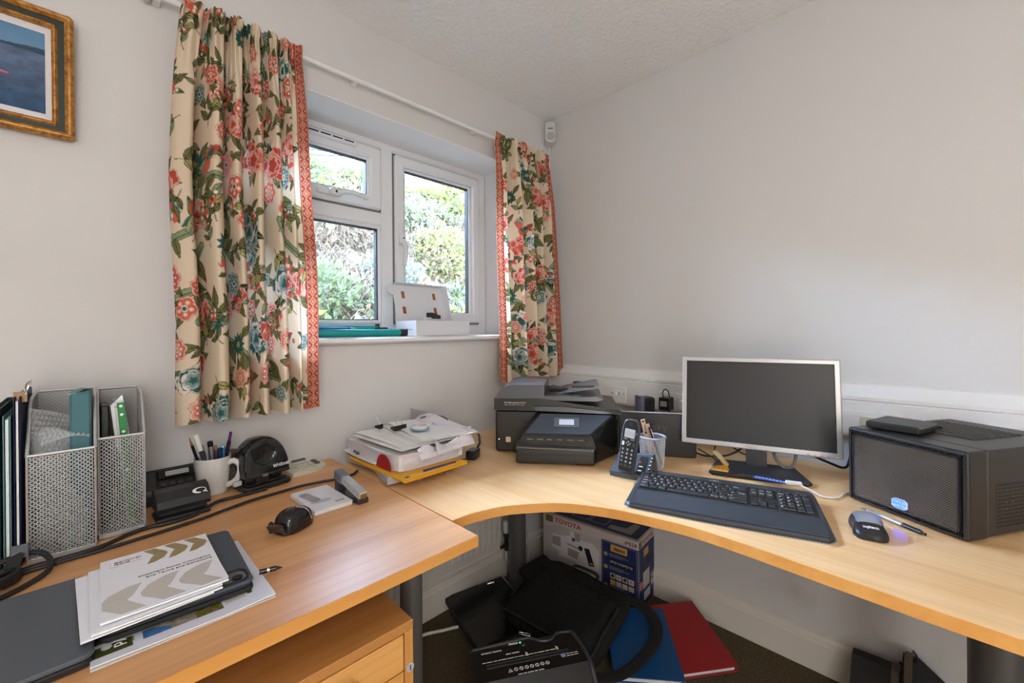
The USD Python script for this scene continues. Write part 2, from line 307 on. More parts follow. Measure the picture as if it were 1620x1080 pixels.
# ---- ceiling lamp in the middle of the room, above the camera ----
def glow(name, s): return usdkit.material(stage, '/World/Looks/' + name, {"e": ("emission", {"color": (1.0, .965, .92), "strength": s})}, [], surface="e.emission")
t = thing('pendant_lamp', 'round white paper lantern hanging from the ceiling behind the camera', 'lamp', (-2.0, -2.15, 1.60))
part(t, 'ceiling_rose', lathe([(0, .66), (.05, .665), (.055, .68), (.05, .70), (0, .70)]), white_gloss)
part(t, 'flex', cyl((0, 0, .2), (0, 0, .67), .004), white_gloss)
part(t, 'paper_shade', trimesh.creation.icosphere(3, .24), glow('lantern_glow', PENDANT), smooth=True)
t = thing('floor_lamp', 'tall white paper column lamp standing on the carpet behind the camera', 'lamp', (-2.55, -2.7, 0))
part(t, 'base', lathe([(0, 0), (.17, 0), (.17, .02), (.15, .03), (0, .03)]), black_plastic)
part(t, 'paper_shade', cyl((0, 0, .08), (0, 0, 1.45), .18, n=36), glow('column_glow', COLUMN)); part(t, 'stem', cyl((0, 0, .03), (0, 0, .08), .01), black_plastic)
# ================= desks =================
maple_c = (lin(222, 176, 122), lin(231, 188, 136), lin(237, 198, 148))
desk_y = wood('maple_along_y', *maple_c, grain='y', coat=.45); desk_x = wood('maple_along_x', lin(202, 148, 100), lin(213, 160, 110), lin(221, 171, 122), grain='x')
edge_mat = wood('maple_edge', lin(216, 150, 76), lin(223, 159, 84), lin(229, 168, 94), grain='x', ring=.4, rough=.4)
post_mat = M('grey_metal_leg', (.16, .155, .15), .42, .6)
CD, RD, TH = .736, .742, .023
t = thing('corner_desk', 'maple corner desk with a curved front carrying the printer, monitor and keyboard', 'desk')
front = [(-1.176, -.683), (-1.123, -.686), (-1.051, -.706), (-.989, -.744), (-.925, -.80), (-.881, -.875), (-.854, -.945), (-.838, -1.009), (-.829, -1.05), (-.822, -1.108), (-.822, -1.194), (-.826, -1.27), (-.832, -1.376), (-.837, -1.47), (-.840, -1.6)]
front = [tuple(q) for q in spline([(*q, 0) for q in front], 5)[:, :2]]
poly = Polygon([(-1.181, -.075)] + front + [(-.840, -2.05), (-.085, -2.05), (-.085, -.075)])
part(t, 'worktop', prism(poly.buffer(-.0015), CD - TH, CD), desk_y)
ring_ = poly.difference(poly.buffer(-.0014)); part(t, 'edge_band', prism(ring_, CD - TH, CD - .0006), edge_mat)
def post(t, x, y, r, top, name='leg'):
    p = part(t, name, cat_([cyl((x, y, .02), (x, y, top), r, n=36), cyl((x, y, 0), (x, y, .02), r * .8, n=24)]), post_mat)
    return p
post(t, -.40, -.125, .04, CD - TH)
post(t, -.46, -1.565, .044, CD - TH)
t = thing('return_desk', 'straight maple desk under the left curtain carrying the hole punches and laptop', 'desk')
part(t, 'worktop', box(-3.0, -1.189, -.788, -.004, RD - TH, RD), desk_x)
part(t, 'edge_band', cat_([box(-3.0, -1.1875, -.7895, -.788, RD - TH, RD - .0006), box(-1.189, -1.1875, -.788, -.004, RD - TH, RD - .0006)]), edge_mat)
lg = post(t, -1.27, -.655, .024, RD - TH)
part(lg, 'bolt', cat_([cyl((-1.283, -.675, .655), (-1.287, -.682, .655), .010), ]), chrome)
post(t, -2.85, -.655, .03, RD - TH); post(t, -2.85, -.1, .03, RD - TH); post(t, -1.27, -.09, .03, RD - TH)
# ================= the bank outside =================
rng = np.random.default_rng(11)
def ground(x, y):
    b = np.interp(y, [.3, .9, 1.15, 3.1, 3.8, 9], [.55, .6, .72, 2.62, 2.95, 3.6])
    return b + .28 * (meshkit.fbm(np.stack([x * 1.3, y * 1.3, 0 * x], -1), 4, 3) - .5) * np.clip((y - .9) * 2, 0, 1)
gx, gy = np.meshgrid(np.linspace(-4, 9, 130), np.linspace(.3, 9, 100))
soil = MN('bank_soil', (.2, .15, .1), (.27, .24, .15), scale=(1, 1, 1), noise=5, rough=1.0, bump=.8, bscale=30, dist=.03, spec=.1)
setting('ground', grid(gx, gy, ground(gx, gy)), soil, smooth=True)
setting('path', box(-3, 3, .301, .93, .50, .612), MN('pale_concrete', (.55, .53, .5), (.66, .64, .6), scale=(1, 1, 1), noise=8, rough=.9))
def leafmat(name, col, tr=.35, var=.12):
    nodes = {"o": ("geometry", {}), "h": ("hsv", {"color": col, "saturation": 1.0}), "v": ("map_range", {"from_min": 0., "from_max": 1., "to_min": .62, "to_max": 1.3}), "u": ("map_range", {"from_min": 0., "from_max": 1., "to_min": .5 - var * .3, "to_max": .5 + var * .3}),
             "p": ("principled_bsdf", {"roughness": .55, "specular_ior_level": .3}), "t": ("translucent_bsdf", {}), "m": ("mix_closure", {"fac": tr})}
    return usdkit.material(stage, '/World/Looks/' + name, nodes, [("o.random_per_island", "v.value"), ("o.random_per_island", "u.value"), ("v.result", "h.value"), ("u.result", "h.hue"), ("h.color", "p.base_color"), ("h.color", "t.color"), ("p.BSDF", "m.closure1"), ("t.BSDF", "m.closure2")], surface="m.closure")
def leaves(n, R, size, rng, squash=(1, 1, .8), shell=.45, up=.3):
    """n separate folded leaves (4 triangles) in a rounded crown of radius R resting on z = 0."""
    d = rng.normal(size=(n, 3)); d /= np.linalg.norm(d, axis=1)[:, None]; rad = R * (shell + (1 - shell) * rng.random(n) ** .5)
    lump = 1 + .35 * (meshkit.noise(d * 2.3 + 7, int(rng.integers(99))) - .5) * 2
    c = d * (rad * lump)[:, None] * squash; c[:, 2] += R * squash[2] * .75
    a = d + rng.normal(size=(n, 3)) * .7 + (0, 0, up); a /= np.linalg.norm(a, axis=1)[:, None]
    b = np.cross(a, rng.normal(size=(n, 3))); b /= np.linalg.norm(b, axis=1)[:, None]; nn = np.cross(a, b)
    s = size * (.6 + .8 * rng.random(n))[:, None]
    V = np.stack([c, c + a * s * .5 + b * s * .28 + nn * s * .1, c + a * s, c + a * s * .5 - b * s * .28 + nn * s * .1, c + a * s * .5], 1).reshape(-1, 3)
    F = (np.arange(n)[:, None, None] * 5 + np.array([[0, 1, 4], [1, 2, 4], [4, 2, 3], [0, 4, 3]])[None]).reshape(-1, 3); return TM(V, F)
def stalks(n, R, L, w, rng, droop=.5):
    """arching dry stems with hanging blades."""
    ms = []
    for i in range(n):
        a = rng.random() * 2 * PI; o = np.array([math.cos(a), math.sin(a), 0]); l = L * (.5 + .7 * rng.random()); b = rng.normal(size=3) * R * .4; b[2] = 0
        P = [b, b + o * l * .25 + np.array([0, 0, l * .55]), b + o * l * .7 + np.array([0, 0, l * (.6 - droop * .4)]), b + o * l + np.array([0, 0, l * (.35 - droop * .7)])]
        ms.append(tube(P, [w, w * .9, w * .5, w * .15], n=4, k=3))
    return cat_(ms)
lm = {'green': leafmat('leaf_green', (.105, .15, .06)), 'yellow': leafmat('leaf_yellow_green', (.215, .24, .075)), 'grey': leafmat('leaf_grey_green', (.155, .18, .13)), 'brown': leafmat('leaf_dry_brown', (.19, .13, .075), .2, .03), 'straw': leafmat('dry_straw', (.24, .19, .115), .15, .03)}
bark = M('bark', (.16, .11, .07), .9)
def scatter(name, protos, n, label, cat, xr, yr, sr, seed, dens=None):
    r = np.random.default_rng(seed); p = numbered('/World', name); pi = UsdGeom.PointInstancer.Define(stage, p); meta(pi.GetPrim(), label, cat, None, 'stuff')
    tg = []
    for i, (m, mat) in enumerate(protos):
        q = numbered(p, 'leaf_clump'); usdkit.mesh(stage, q, m, mat, smooth=False); tg.append(Sdf.Path(q))
    x = r.uniform(*xr, 4 * n); y = r.uniform(*yr, 4 * n)
    k = meshkit.fbm(np.stack([x * .9 + seed, y * .9, 0 * x], -1), 3, seed); keep = np.argsort(-k + r.random(4 * n) * .35)[:n]; x, y = x[keep], y[keep]
    z = ground(x, y) - .02; pi.CreatePrototypesRel().SetTargets(tg)
    pi.CreatePositionsAttr(Vt.Vec3fArray.FromNumpy(np.stack([x, y, z], 1).astype(np.float32)))
    pi.CreateProtoIndicesAttr(Vt.IntArray.FromNumpy(r.integers(0, len(protos), n).astype(np.int32)))
    a = r.uniform(0, 2 * PI, n); pi.CreateOrientationsAttr(Vt.QuathArray([Gf.Quath(float(math.cos(t / 2)), 0, 0, float(math.sin(t / 2))) for t in a]))
    s = r.uniform(*sr, n); pi.CreateScalesAttr(Vt.Vec3fArray.FromNumpy(np.stack([s, s, s], 1).astype(np.float32)))
scatter('bank_undergrowth', [(leaves(120, .14, .05, rng), lm['green']), (leaves(110, .14, .055, rng), lm['yellow']), (leaves(120, .14, .045, rng), lm['grey'])], 900, 'low green undergrowth covering the bank beyond the window', 'undergrowth', (-2, 6), (1.05, 5.2), (.7, 1.7), 5)
scatter('dead_bracken', [(leaves(170, .17, .05, rng, (1, 1, .6)), lm['brown']), (leaves(170, .16, .04, rng, (1, 1, .6)), lm['straw']), (stalks(22, .12, .26, .0032, rng), lm['straw']), (stalks(16, .12, .32, .0036, rng, .8), lm['brown'])], 800, 'brown dead bracken and dry stalks lying over the bank', 'bracken', (-2, 6), (1.05, 5.0), (.7, 1.5), 9)
def shrub(label, x, y, R, mat, n, size, sq=(1, 1, .85), stems=6):
    r = np.random.default_rng(int(abs(x * 1000) + y * 77)); t = thing('bank_shrub', label, 'shrub', (x, y, float(ground(np.array(x), np.array(y))) - .04), group=None)
    part(t, 'foliage', leaves(n, R, size, r, sq), lm[mat], smooth=False)
    part(t, 'stem', cat_([tube([(0, 0, 0), (R * .2 * math.cos(a), R * .2 * math.sin(a), R * .5), (R * .55 * math.cos(a), R * .55 * math.sin(a), R * 1.15)], [.012, .009, .004], n=5, k=3) for a in np.arange(stems) * 2 * PI / stems]), bark)
shrub('bright yellow-green bush on the bank, behind the middle of the right casement', .85, 2.2, .34, 'yellow', 1500, .06)
shrub('dark grey-green bush on the bank at the left edge of the right casement', .15, 2.0, .26, 'grey', 1300, .05)
shrub('pale grey-green bush low on the bank at the bottom of the left window light', -.75, 1.25, .17, 'grey', 700, .045)
shrub('leafy green bush on the bank behind the upper part of the lower left pane', -.6, 1.75, .3, 'green', 1300, .05)
shrub('bushy green shrub on the bank behind the white cardboard box', .45, 1.35, .2, 'green', 800, .05)
shrub('tall yellow-leaved bush at the top of the bank, in the upper right of the casement', 1.75, 3.1, .5, 'yellow', 1500, .09)
shrub('rounded green bush high on the bank behind the small top-hung light', -.35, 2.9, .32, 'green', 1200, .06)
shrub('pale bush at the top of the bank to the right of the yellow one', 2.6, 2.9, .5, 'grey', 1500, .07)
for zs, lab in (((2.515, 2.62, 2.681, 2.728, 2.94), 'upper of two black overhead cables seen through the small top light'), ((2.62, 2.64, 2.65, 2.69, 3.02), 'lower of two black overhead cables seen through the small top light')):
    obj('overhead_cable', tube([(x, 2.2, z) for x, z in zip((-1.6, -1.0, -.592, -.307, 1.0), zs)], .006, n=6, k=3), rubber, lab, 'cable')
# ================= curtains =================
class Print:                        # a flat print, painted with shapes in metres
    def __init__(s, w, h, res, bg): s.r = res; s.nx, s.ny = int(w / res) + 1, int(h / res) + 1; s.a = np.empty((s.ny, s.nx, 3)); s.a[:] = bg; s.w, s.h = w, h
    def fill(s, poly, col):
        if poly.is_empty: return
        x0, y0, x1, y1 = poly.bounds; i0, i1 = max(0, int(x0 / s.r)), min(s.nx, int(x1 / s.r) + 2); j0, j1 = max(0, int(y0 / s.r)), min(s.ny, int(y1 / s.r) + 2)
        if i0 >= i1 or j0 >= j1: return
        X, Y = np.meshgrid(np.arange(i0, i1) * s.r, np.arange(j0, j1) * s.r); k = shapely.contains_xy(poly, X, Y); s.a[j0:j1, i0:i1][k] = col
    def sample(s, u, v):            # bilinear look-up at metres
        fx = np.clip(u / s.r, 0, s.nx - 1.001); fy = np.clip(v / s.r, 0, s.ny - 1.001); i, j = fx.astype(int), fy.astype(int); a, b = (fx - i)[..., None], (fy - j)[..., None]
        return s.a[j, i] * (1 - a) * (1 - b) + s.a[j, i + 1] * a * (1 - b) + s.a[j + 1, i] * (1 - a) * b + s.a[j + 1, i + 1] * a * b
def xy(poly, x, y, a=0, s=1.0): return affinity.translate(affinity.rotate(affinity.scale(poly, s, s, origin=(0, 0)), a, origin=(0, 0)), x, y)
LEAF = Polygon([(t, .24 * math.sin(PI * t ** .8) * (1 - .25 * t)) for t in np.linspace(0, 1, 14)] + [(t, -.24 * math.sin(PI * t ** .8) * (1 - .25 * t)) for t in np.linspace(1, 0, 14)][1:-1])
def lobes(n, R, dep, ph=0): return Polygon([(R * (1 - dep + dep * abs(math.cos(n * (a + ph) / 2))) * math.cos(a), R * (1 - dep + dep * abs(math.cos(n * (a + ph) / 2))) * math.sin(a)) for a in np.linspace(0, 2 * PI, 60, endpoint=False)])
OL, OD, SG, SD, CO, RE, PK, WH, TE, BG_, YG, CR = (lin(*c) for c in ((122, 122, 74), (52, 56, 38), (150, 164, 124), (92, 106, 82), (218, 108, 84), (204, 84, 66), (236, 168, 146), (246, 236, 224), (52, 104, 98), (136, 162, 160), (186, 180, 112), (238, 220, 194)))
def leaf(P, x, y, a, L, col, r):
    q = xy(LEAF, x, y, a, L); P.fill(q.buffer(.0012), OD); P.fill(q.buffer(-.0008), col); ca, sa = math.cos(math.radians(a)), math.sin(math.radians(a))
    P.fill(LineString([(x, y), (x + ca * L * .9, y + sa * L * .9)]).buffer(.0011), OD if col != OD else SG)
def bloom(P, x, y, R, r):
    c = [(CO, RE, WH), (PK, CO, WH), (PK, CO, CR), (BG_, TE, WH), (CO, PK, WH)][int(r.integers(5))]; n = int(r.integers(5, 8)); ph = r.random() * 6
    P.fill(xy(lobes(n, R, .22, ph), x, y).buffer(.0015), RE if c[0] != BG_ else TE); P.fill(xy(lobes(n, R, .22, ph), x, y), c[2]); P.fill(xy(lobes(n, R * .93, .24, ph), x, y), c[0])
    for k in range(n):
        a = k * 2 * PI / n - ph; q = (x + R * .5 * math.cos(a), y + R * .5 * math.sin(a)); P.fill(Point(q).buffer(R * .2), c[1]); P.fill(Point(q).buffer(R * .1), c[2])
    P.fill(Point(x, y).buffer(R * .27), WH); P.fill(Point(x, y).buffer(R * .18), YG if r.random() < .6 else TE)
def peony(P, x, y, R, r):
    c = (CO, RE, PK) if r.random() < .7 else (BG_, TE, WH)
    for k in range(13):
        a = k * 2.4 + r.random(); d = R * (1 - k / 13) * .8; q = xy(lobes(int(r.integers(3, 6)), R * .48, .25, r.random() * 6), x + d * math.cos(a), y + d * math.sin(a) * .9)
        P.fill(q.buffer(.0012), c[1]); P.fill(q, WH); P.fill(q.buffer(-.0019), c[int(r.integers(0, 3))]); P.fill(q.buffer(-R * .2), c[1])
def daisy(P, x, y, R, r):
    for k in range(11):
        q = xy(LEAF, x, y, k * 360 / 11, R); P.fill(q.buffer(.001), OD); P.fill(q, TE)
    P.fill(Point(x, y).buffer(R * .25), YG)
def sprig(P, x, y, a, r, n=5, bud=True):
    p = np.array([x, y], float)
    for k in range(n):
        q = p + .024 * np.array([math.cos(math.radians(a)), math.sin(math.radians(a))]); P.fill(LineString([p, q]).buffer(.0013), OD)
        for s in (-1, 1):
            if r.random() < .8: leaf(P, *q, a + s * (40 + 25 * r.random()), .028 + .022 * r.random(), [OL, OL, OL, YG, SG][int(r.integers(5))], r)
        p = q; a += r.normal() * 16
    if bud:
        for k in range(3): P.fill(Point(p + r.normal(size=2) * .008).buffer(.0085), CO); P.fill(Point(p + r.normal(size=2) * .008).buffer(.005), WH)
def branch(P, x, y, a, r, n=9):
    p = [np.array([x, y])]
    for k in range(n): a += r.normal() * 26; p.append(p[-1] + .04 * np.array([math.cos(math.radians(a)), math.sin(math.radians(a))]))
    L = LineString(spline([(*q, 0) for q in p], 5)[:, :2]); b = L.buffer(.0095)
    for k in range(n): b = b.union(Point(p[k] + r.normal(size=2) * .005).buffer(.006 + .004 * r.random()))
    P.fill(b.buffer(.0018), OD); P.fill(b, SG); P.fill(affinity.translate(L, .003, -.002).buffer(.0018), SD)
    return p, a
def bird(P, x, y, a, f, r):
    for k in range(4): q = xy(LEAF, x - .006, y, a + 152 + k * 13, .06); P.fill(q.buffer(.0008), OD); P.fill(q, [TE, YG, BG_, CO][k])
    P.fill(xy(LEAF, x - .028, y, a, .06).buffer(.002), RE); P.fill(xy(LEAF, x - .018, y + .003, a + 5, .034).buffer(.003), TE)
    for k in range(5): P.fill(xy(sbox(-.0008, -.006, .0008, .006), x - .012 + k * .006, y + .003, a), YG)
    P.fill(Point(x + .03, y + .007).buffer(.0075), RE); P.fill(Point(x + .032, y + .008).buffer(.002), WH)
def chintz(W, Hc, seed):
    P = Print(W, Hc, .0016, CR); r = np.random.default_rng(seed); nodes = []
    for k in range(int(W * 13)): 
        p, a = branch(P, r.random() * W, r.random() * Hc, r.choice([60, 90, 120, 250, 290]), r); nodes += p[1::2]
    for q in nodes:
        if r.random() < .8: leaf(P, *q, r.random() * 360, .05 + .03 * r.random(), OL, r)
    pts = [np.array([(i + .5 + .5 * (j % 2)) * .088, (j + .5) * .083]) + r.normal(size=2) * .014 for j in range(int(Hc / .083) + 1) for i in range(-1, int(W / .088) + 1)]
    r.shuffle(pts)
    for k, (x, y) in enumerate(pts):
        t = k % 10
        if t == 0 or (t == 5 and k % 20 == 5):
            for s in range(4): leaf(P, x, y, r.random() * 360, .075, [OL, OD, OL, SG][s], r)
            peony(P, x, y, .042 + .014 * r.random(), r)
        elif t in (1, 6, 8): leaf(P, x, y, r.random() * 360, .06, OL, r); leaf(P, x, y, r.random() * 360, .06, OL, r); bloom(P, x, y, .026 + .012 * r.random(), r)
        elif t == 2 and k % 20 == 2: daisy(P, x, y, .034, r); leaf(P, x + .02, y + .02, 40, .05, OL, r)
        elif t == 9 and k % 40 == 9: bird(P, x, y, r.normal() * 30, 1, r)
        else: sprig(P, x, y, r.random() * 360, r, int(r.integers(3, 6)), r.random() < .7)
    T1, T2, T3 = lin(164, 62, 47), lin(222, 168, 138), lin(124, 40, 30)
    for x0 in (0, W - .034):
        P.fill(sbox(x0, 0, x0 + .034, Hc), T1)
        for e in (.003, .031): P.fill(sbox(x0 + e - .0018, 0, x0 + e + .0018, Hc), T3); P.fill(sbox(x0 + e - .0005, 0, x0 + e + .0007, Hc), T2)
        for k in range(int(Hc / .03) + 1):
            y = k * .03; c = x0 + .017; d = Polygon([(c - .011, y), (c, y - .0145), (c + .011, y), (c, y + .0145)]); P.fill(d.buffer(.0004).difference(d.buffer(-.0022)), T2)
            P.fill(sbox(c - .005, y - .0012, c + .005, y + .0012), T2); P.fill(sbox(c - .0012, y - .006, c + .0012, y + .006), T2)
            for s in (-1, 1): P.fill(Point(c + s * .011, y + .015).buffer(.0026), T2)
    return P
cloth_mat = MC('chintz_cloth', .8, .30)
def curtain(label, xt, xb, plan, dep, zt, zb, seed, nu, flip=False, z_tilt=0):
    nv = 540; q = spline([(a, b, 0) for a, b in plan], 30); q = q[:, :2]
    wx = abs(xb[1] - xb[0]); d = np.hypot(np.diff(q[:, 0]) * wx, np.diff(q[:, 1]) * dep); s = np.concatenate([[0], np.cumsum(d)]); W = s[-1]
    u = np.linspace(0, W, nu); T, D = np.interp(u, s, q[:, 0]), np.interp(u, s, q[:, 1]); Hc = zt - zb
    v = np.linspace(0, 1, nv)[:, None]                                  # 0 at the top
    x0 = xt[0] + (xb[0] - xt[0]) * np.clip(v * 2.4, 0, 1) ** .7 - .012 * np.sin(PI * np.clip(v * 1.3, 0, 1)); x1 = xt[1] + (xb[1] - xt[1]) * v
    g = np.clip((v - .05) / .2, 0, 1); g = .34 + .66 * g * g * (3 - 2 * g)
    wob = .012 * (meshkit.noise(np.stack([np.broadcast_to(u * 6, (nv, nu)), np.broadcast_to(v * 3, (nv, nu)), np.full((nv, nu), seed * 1.7)], -1), seed) - .5)
    X = x0 + (x1 - x0) * T + wob * (v > 0) * np.clip(v * 4, 0, 1); Dm = D.mean()
    Y = -.024 - dep * (Dm + (D - Dm) * g) - .012 * np.clip(v * 3, 0, 1)
    pl = np.clip(1 - np.abs(v - .045) / .16, 0, 1); Y = Y + .0075 * np.sin(u / W * 2 * PI * (W / .034)) * pl ** .7 - .012 * np.exp(-((v - .045) / .02) ** 2) * -.6
    Z = zt - v * Hc + .006 * np.sin(u / W * 2 * PI * (W / .034)) * np.exp(-v * 40) + .004 * np.sin(u * 31 + seed) * v
    P = chintz(W, Hc, seed); C = P.sample(np.broadcast_to(u, (nv, nu)), np.broadcast_to((1 - v) * Hc, (nv, nu)))
    m = grid(X, Y, Z); m.faces = m.faces[:, ::-1]
    t = thing('curtain', label, 'curtain')
    part(t, 'printed_cloth', m, cloth_mat, smooth=True, color=C.reshape(-1, 3))
    k = int(.055 * nv); tp = grid(X[k - 12:k + 12], Y[k - 12:k + 12] + .006, Z[k - 12:k + 12]); part(t, 'heading_tape', TM(tp.vertices[:], tp.faces), M('heading_tape', (.75, .7, .62), .8), smooth=True)
    return t
planL = [(.085, .12), (.04, .2), (.0, .38), (.04, .62), (.13, .70), (.165, .42), (.15, .05), (.20, .35), (.25, .95), (.31, .88), (.335, .45), (.32, .02), (.37, .40), (.42, 1.0), (.47, .85), (.49, .35), (.475, .04), (.53, .5), (.57, 1.0), (.62, .85), (.64, .4), (.625, .05), (.68, .5), (.725, 1.0), (.78, .8), (.80, .35), (.79, .05), (.83, .5), (.865, .9), (.90, .7), (.93, .52), (.97, .62), (1.04, .80)]
curtain('floral chintz curtain with a terracotta braid edge, left of the window, beside the framed picture', (-1.592, -1.31), (-1.615, -1.278), planL, .115, 2.066, .942, 3, 520)
planR = [(0, .65), (.07, .85), (.13, .8), (.17, .3), (.2, .06), (.25, .5), (.30, 1.0), (.36, .8), (.38, .3), (.37, .03), (.42, .5), (.47, 1.0), (.53, .8), (.55, .3), (.54, .03), (.59, .5), (.64, 1.0), (.70, .75), (.72, .3), (.71, .05), (.77, .6), (.82, .95), (.875, .8), (.90, .48), (.925, .40), (.96, .46), (1.045, .60)]
curtain('floral chintz curtain with a terracotta braid edge, in the corner above the printer', (-.478, -.118), (-.487, -.045), planR, .115, 2.066, .942, 8, 500)
t = thing('curtain_rail', 'white curtain rail running along the wall above the window', 'curtain rail')
part(t, 'rail', cb(-1.66, -.06, -.046, -.032, 2.058, 2.072, .003), white_gloss)
for x in (-1.64, -1.1, -.55, -.1): part(t, 'bracket', cb(x - .008, x + .008, -.033, -.002, 2.056, 2.074, .002), white_gloss)
part(t, 'end_stop', cb(-1.672, -1.655, -.06, -.02, 2.048, 2.085, .003), M('cream_plastic', (.72, .66, .56), .4))
# ================= things on the walls =================
gold = MN('antique_gold', lin(120, 70, 24), lin(202, 146, 72), scale=(1, 1, 1), noise=90, detail=6, rough=.42, bump=.3, bscale=160, lo=.3, hi=.6, metallic=.35)
t = thing('framed_picture', 'gilt and dark green framed painting of a boat on a blue shore, on the wall', 'picture', (-2.045, -.004, 1.785), rx=2.5)
def frame_ring(w, h, b, y0, y1, c=.004): return joined([cb(-w / 2, w / 2, y0, y1, h / 2 - b, h / 2, c), cb(-w / 2, w / 2, y0, y1, -h / 2, -h / 2 + b, c), cb(-w / 2, -w / 2 + b, y0, y1, -h / 2, h / 2, c), cb(w / 2 - b, w / 2, y0, y1, -h / 2, h / 2, c)])
FWd, FHt = .50, .288
part(t, 'outer_frame', frame_ring(FWd, FHt, .016, -.034, -.008, .006), gold)
part(t, 'green_band', frame_ring(FWd - .028, FHt - .028, .016, -.024, -.008, .002), M('dark_green_paint', lin(36, 46, 36), .5))
part(t, 'inner_frame', frame_ring(FWd - .054, FHt - .054, .010, -.028, -.008, .004), gold)
part(t, 'mount', box(-.2165, .2165, -.0125, -.0115, -.1105, .1105), M('cream_mount', lin(226, 224, 226), .8))
PW, PH = .405, .183
P = Print(PW, PH, .0012, (0, 0, 0)); yy, xx = np.mgrid[0:P.ny, 0:P.nx] * .0012; nz = meshkit.fbm(np.stack([xx * 60, yy * 90, 0 * xx], -1), 4, 2)[..., None]; n2 = meshkit.fbm(np.stack([xx * 14, yy * 30, 0 * xx], -1), 4, 5)[..., None]
hz = .118 + .014 * np.sin((xx - .1) * 7) + .004 * meshkit.noise(np.stack([xx * 50, 0 * xx, 0 * xx], -1)); f = np.clip(yy / hz, 0, 1)[..., None]
L3 = lambda *c: np.array(lin(*c))
land = L3(34, 70, 104) * (1 - f) + L3(92, 108, 136) * f; land = land * (.6 + .8 * nz) ; land = land * (.75 + .5 * n2)
skyc = L3(150, 176, 196) * (1 - (yy / PH)[..., None]) + L3(86, 130, 168) * (yy / PH)[..., None] + .05 * (n2 - .5)
P.a[:] = np.where((yy > hz)[..., None], skyc, land); hill = (yy > hz) & (yy < hz + .012 + .012 * np.sin(xx * 11 + 2)); P.a[hill] = L3(48, 74, 96)
bo = Polygon([(.255, .072), (.29, .066), (.335, .062), (.352, .064), (.348, .074), (.32, .076), (.275, .082), (.25, .083)]); P.fill(bo, L3(172, 118, 140)); P.fill(bo.intersection(sbox(.25, .06, .36, .07)), L3(110, 74, 104))
gxx, gyy = np.meshgrid(np.linspace(-PW / 2, PW / 2, P.nx), np.linspace(-PH / 2, PH / 2, P.ny)); m = grid(gxx, np.full_like(gxx, -.0135), gyy)
part(t, 'painting', m, MC('printed_picture', .45), smooth=True, color=P.a.reshape(-1, 3))
t = thing('motion_sensor', 'small white motion sensor fixed high in the corner above the right curtain', 'alarm sensor', (-.033, -.033, 2.222), rz=-45)
UsdGeom.Xformable(stage.GetPrimAtPath(t)).AddScaleOp().Set(Gf.Vec3f(1.22, 1.1, 1.2))
body = prism(Polygon([(-.028, .012), (-.028, -.006), (-.018, -.022), (.018, -.022), (.028, -.006), (.028, .012)]), -.052, .042)
part(t, 'body', xf(hull(np.vstack([[(math.cos(a) * .027, 0 + .018, .03 + .018 * math.sin(a)) for a in np.linspace(0, PI, 9)], [(math.cos(a) * .027, .018, -.035 - .02 * abs(math.sin(a))) for a in np.linspace(PI, 2 * PI, 9)], [(math.cos(a) * .021, -.022, .028 + .014 * math.sin(a)) for a in np.linspace(0, PI, 9)], [(math.cos(a) * .021, -.022, -.033 - .015 * abs(math.sin(a))) for a in np.linspace(PI, 2 * PI, 9)]])), (0, 0, 0)), M('sensor_white', (.62, .62, .6), .4))
part(t, 'lens', xf(bev(rr(.034, .034, .012), 0, .004, .0015), (0, -.021, -.022), rx=90), M('sensor_lens', (.42, .43, .44), .35))
part(t, 'led_strip', xf(bev(rr(.024, .005, .0024), 0, .002, .0006), (0, -.0215, .012), rx=90), M('sensor_blue', lin(92, 118, 150), .3))
part(t, 'cable', tube([(0, .022, -.05), (0, .03, -.09), (0, .033, -.2), (0, .033, -.6)], .0022, n=6, k=4), white_gloss)
# sockets on the trunking
sock = M('socket_white', (.84, .84, .84), .25)
def plate(name, label, y, z, w=.146, h=.078, x=-.0501):
    t = thing(name, label, 'socket', (x, y, z), rz=-90); part(t, 'plate', xf(bev(rr(w, h, .006), 0, .009, .003), rx=90), sock); return t
t = plate('phone_socket', 'white telephone socket plate on the trunking just right of the printer', -.445, .875, .086)
for s in (-1, 1): part(t, 'screw', xf(cyl((s * .03, 0, 0), (s * .03, -.0095, 0), .0028, n=12), (0, 0, .008)), mid_grey)
part(t, 'jack', cb(-.009, .009, -.011, -.006, .0, .014, .001), M('jack_shadow', (.3, .3, .3), .6))
pl = thing('telephone_plug', 'white telephone plug with its lead hanging from the telephone socket', 'plug', (-.0605, -.445, .882), rz=-90)
part(pl, 'plug_body', rb(-.006, .006, -.022, 0, -.007, .007, .002), sock)
part(pl, 'lead', tube([(0, -.02, 0), (0, -.028, -.02), (.004, -.02, -.07), (.01, -.03, -.13)], .0025, n=6), sock)
t = plate('double_socket', 'white double power socket on the trunking left of the monitor', -.715, .872)
for s in (-1, 1):
    part(t, 'switch', cb(s * .012 - .008, s * .012 + .008, -.013, -.007, .012, .03, .001), sock)
    for a, b in ((0, .008), (-.011, -.012), (.011, -.012)): part(t, 'pin_hole', cb(s * .042 + a - .003, s * .042 + a + .003, -.0094, -.006, b - .003, b + .003, .0005), gasket)
t = thing('plug_adapter', 'black mains adapter plugged into the socket left of the monitor, lead looping up', 'adapter', (-.0595, -.688, .868), rz=-90)
part(t, 'adapter_body', rb(-.021, .021, -.05, 0, -.026, .026, .004), black_plastic); part(t, 'rating_label', cb(-.014, .014, -.0505, -.0495, -.01, .012, .0002), grey_ink)
part(t, 'lead', tube([(0, -.045, .024), (-.003, -.05, .045), (.002, -.04, .06), (.006, -.02, .05), (.008, -.012, .02), (.012, -.02, -.03), (-.02, -.04, -.07)], .0022, n=6), black_plastic)
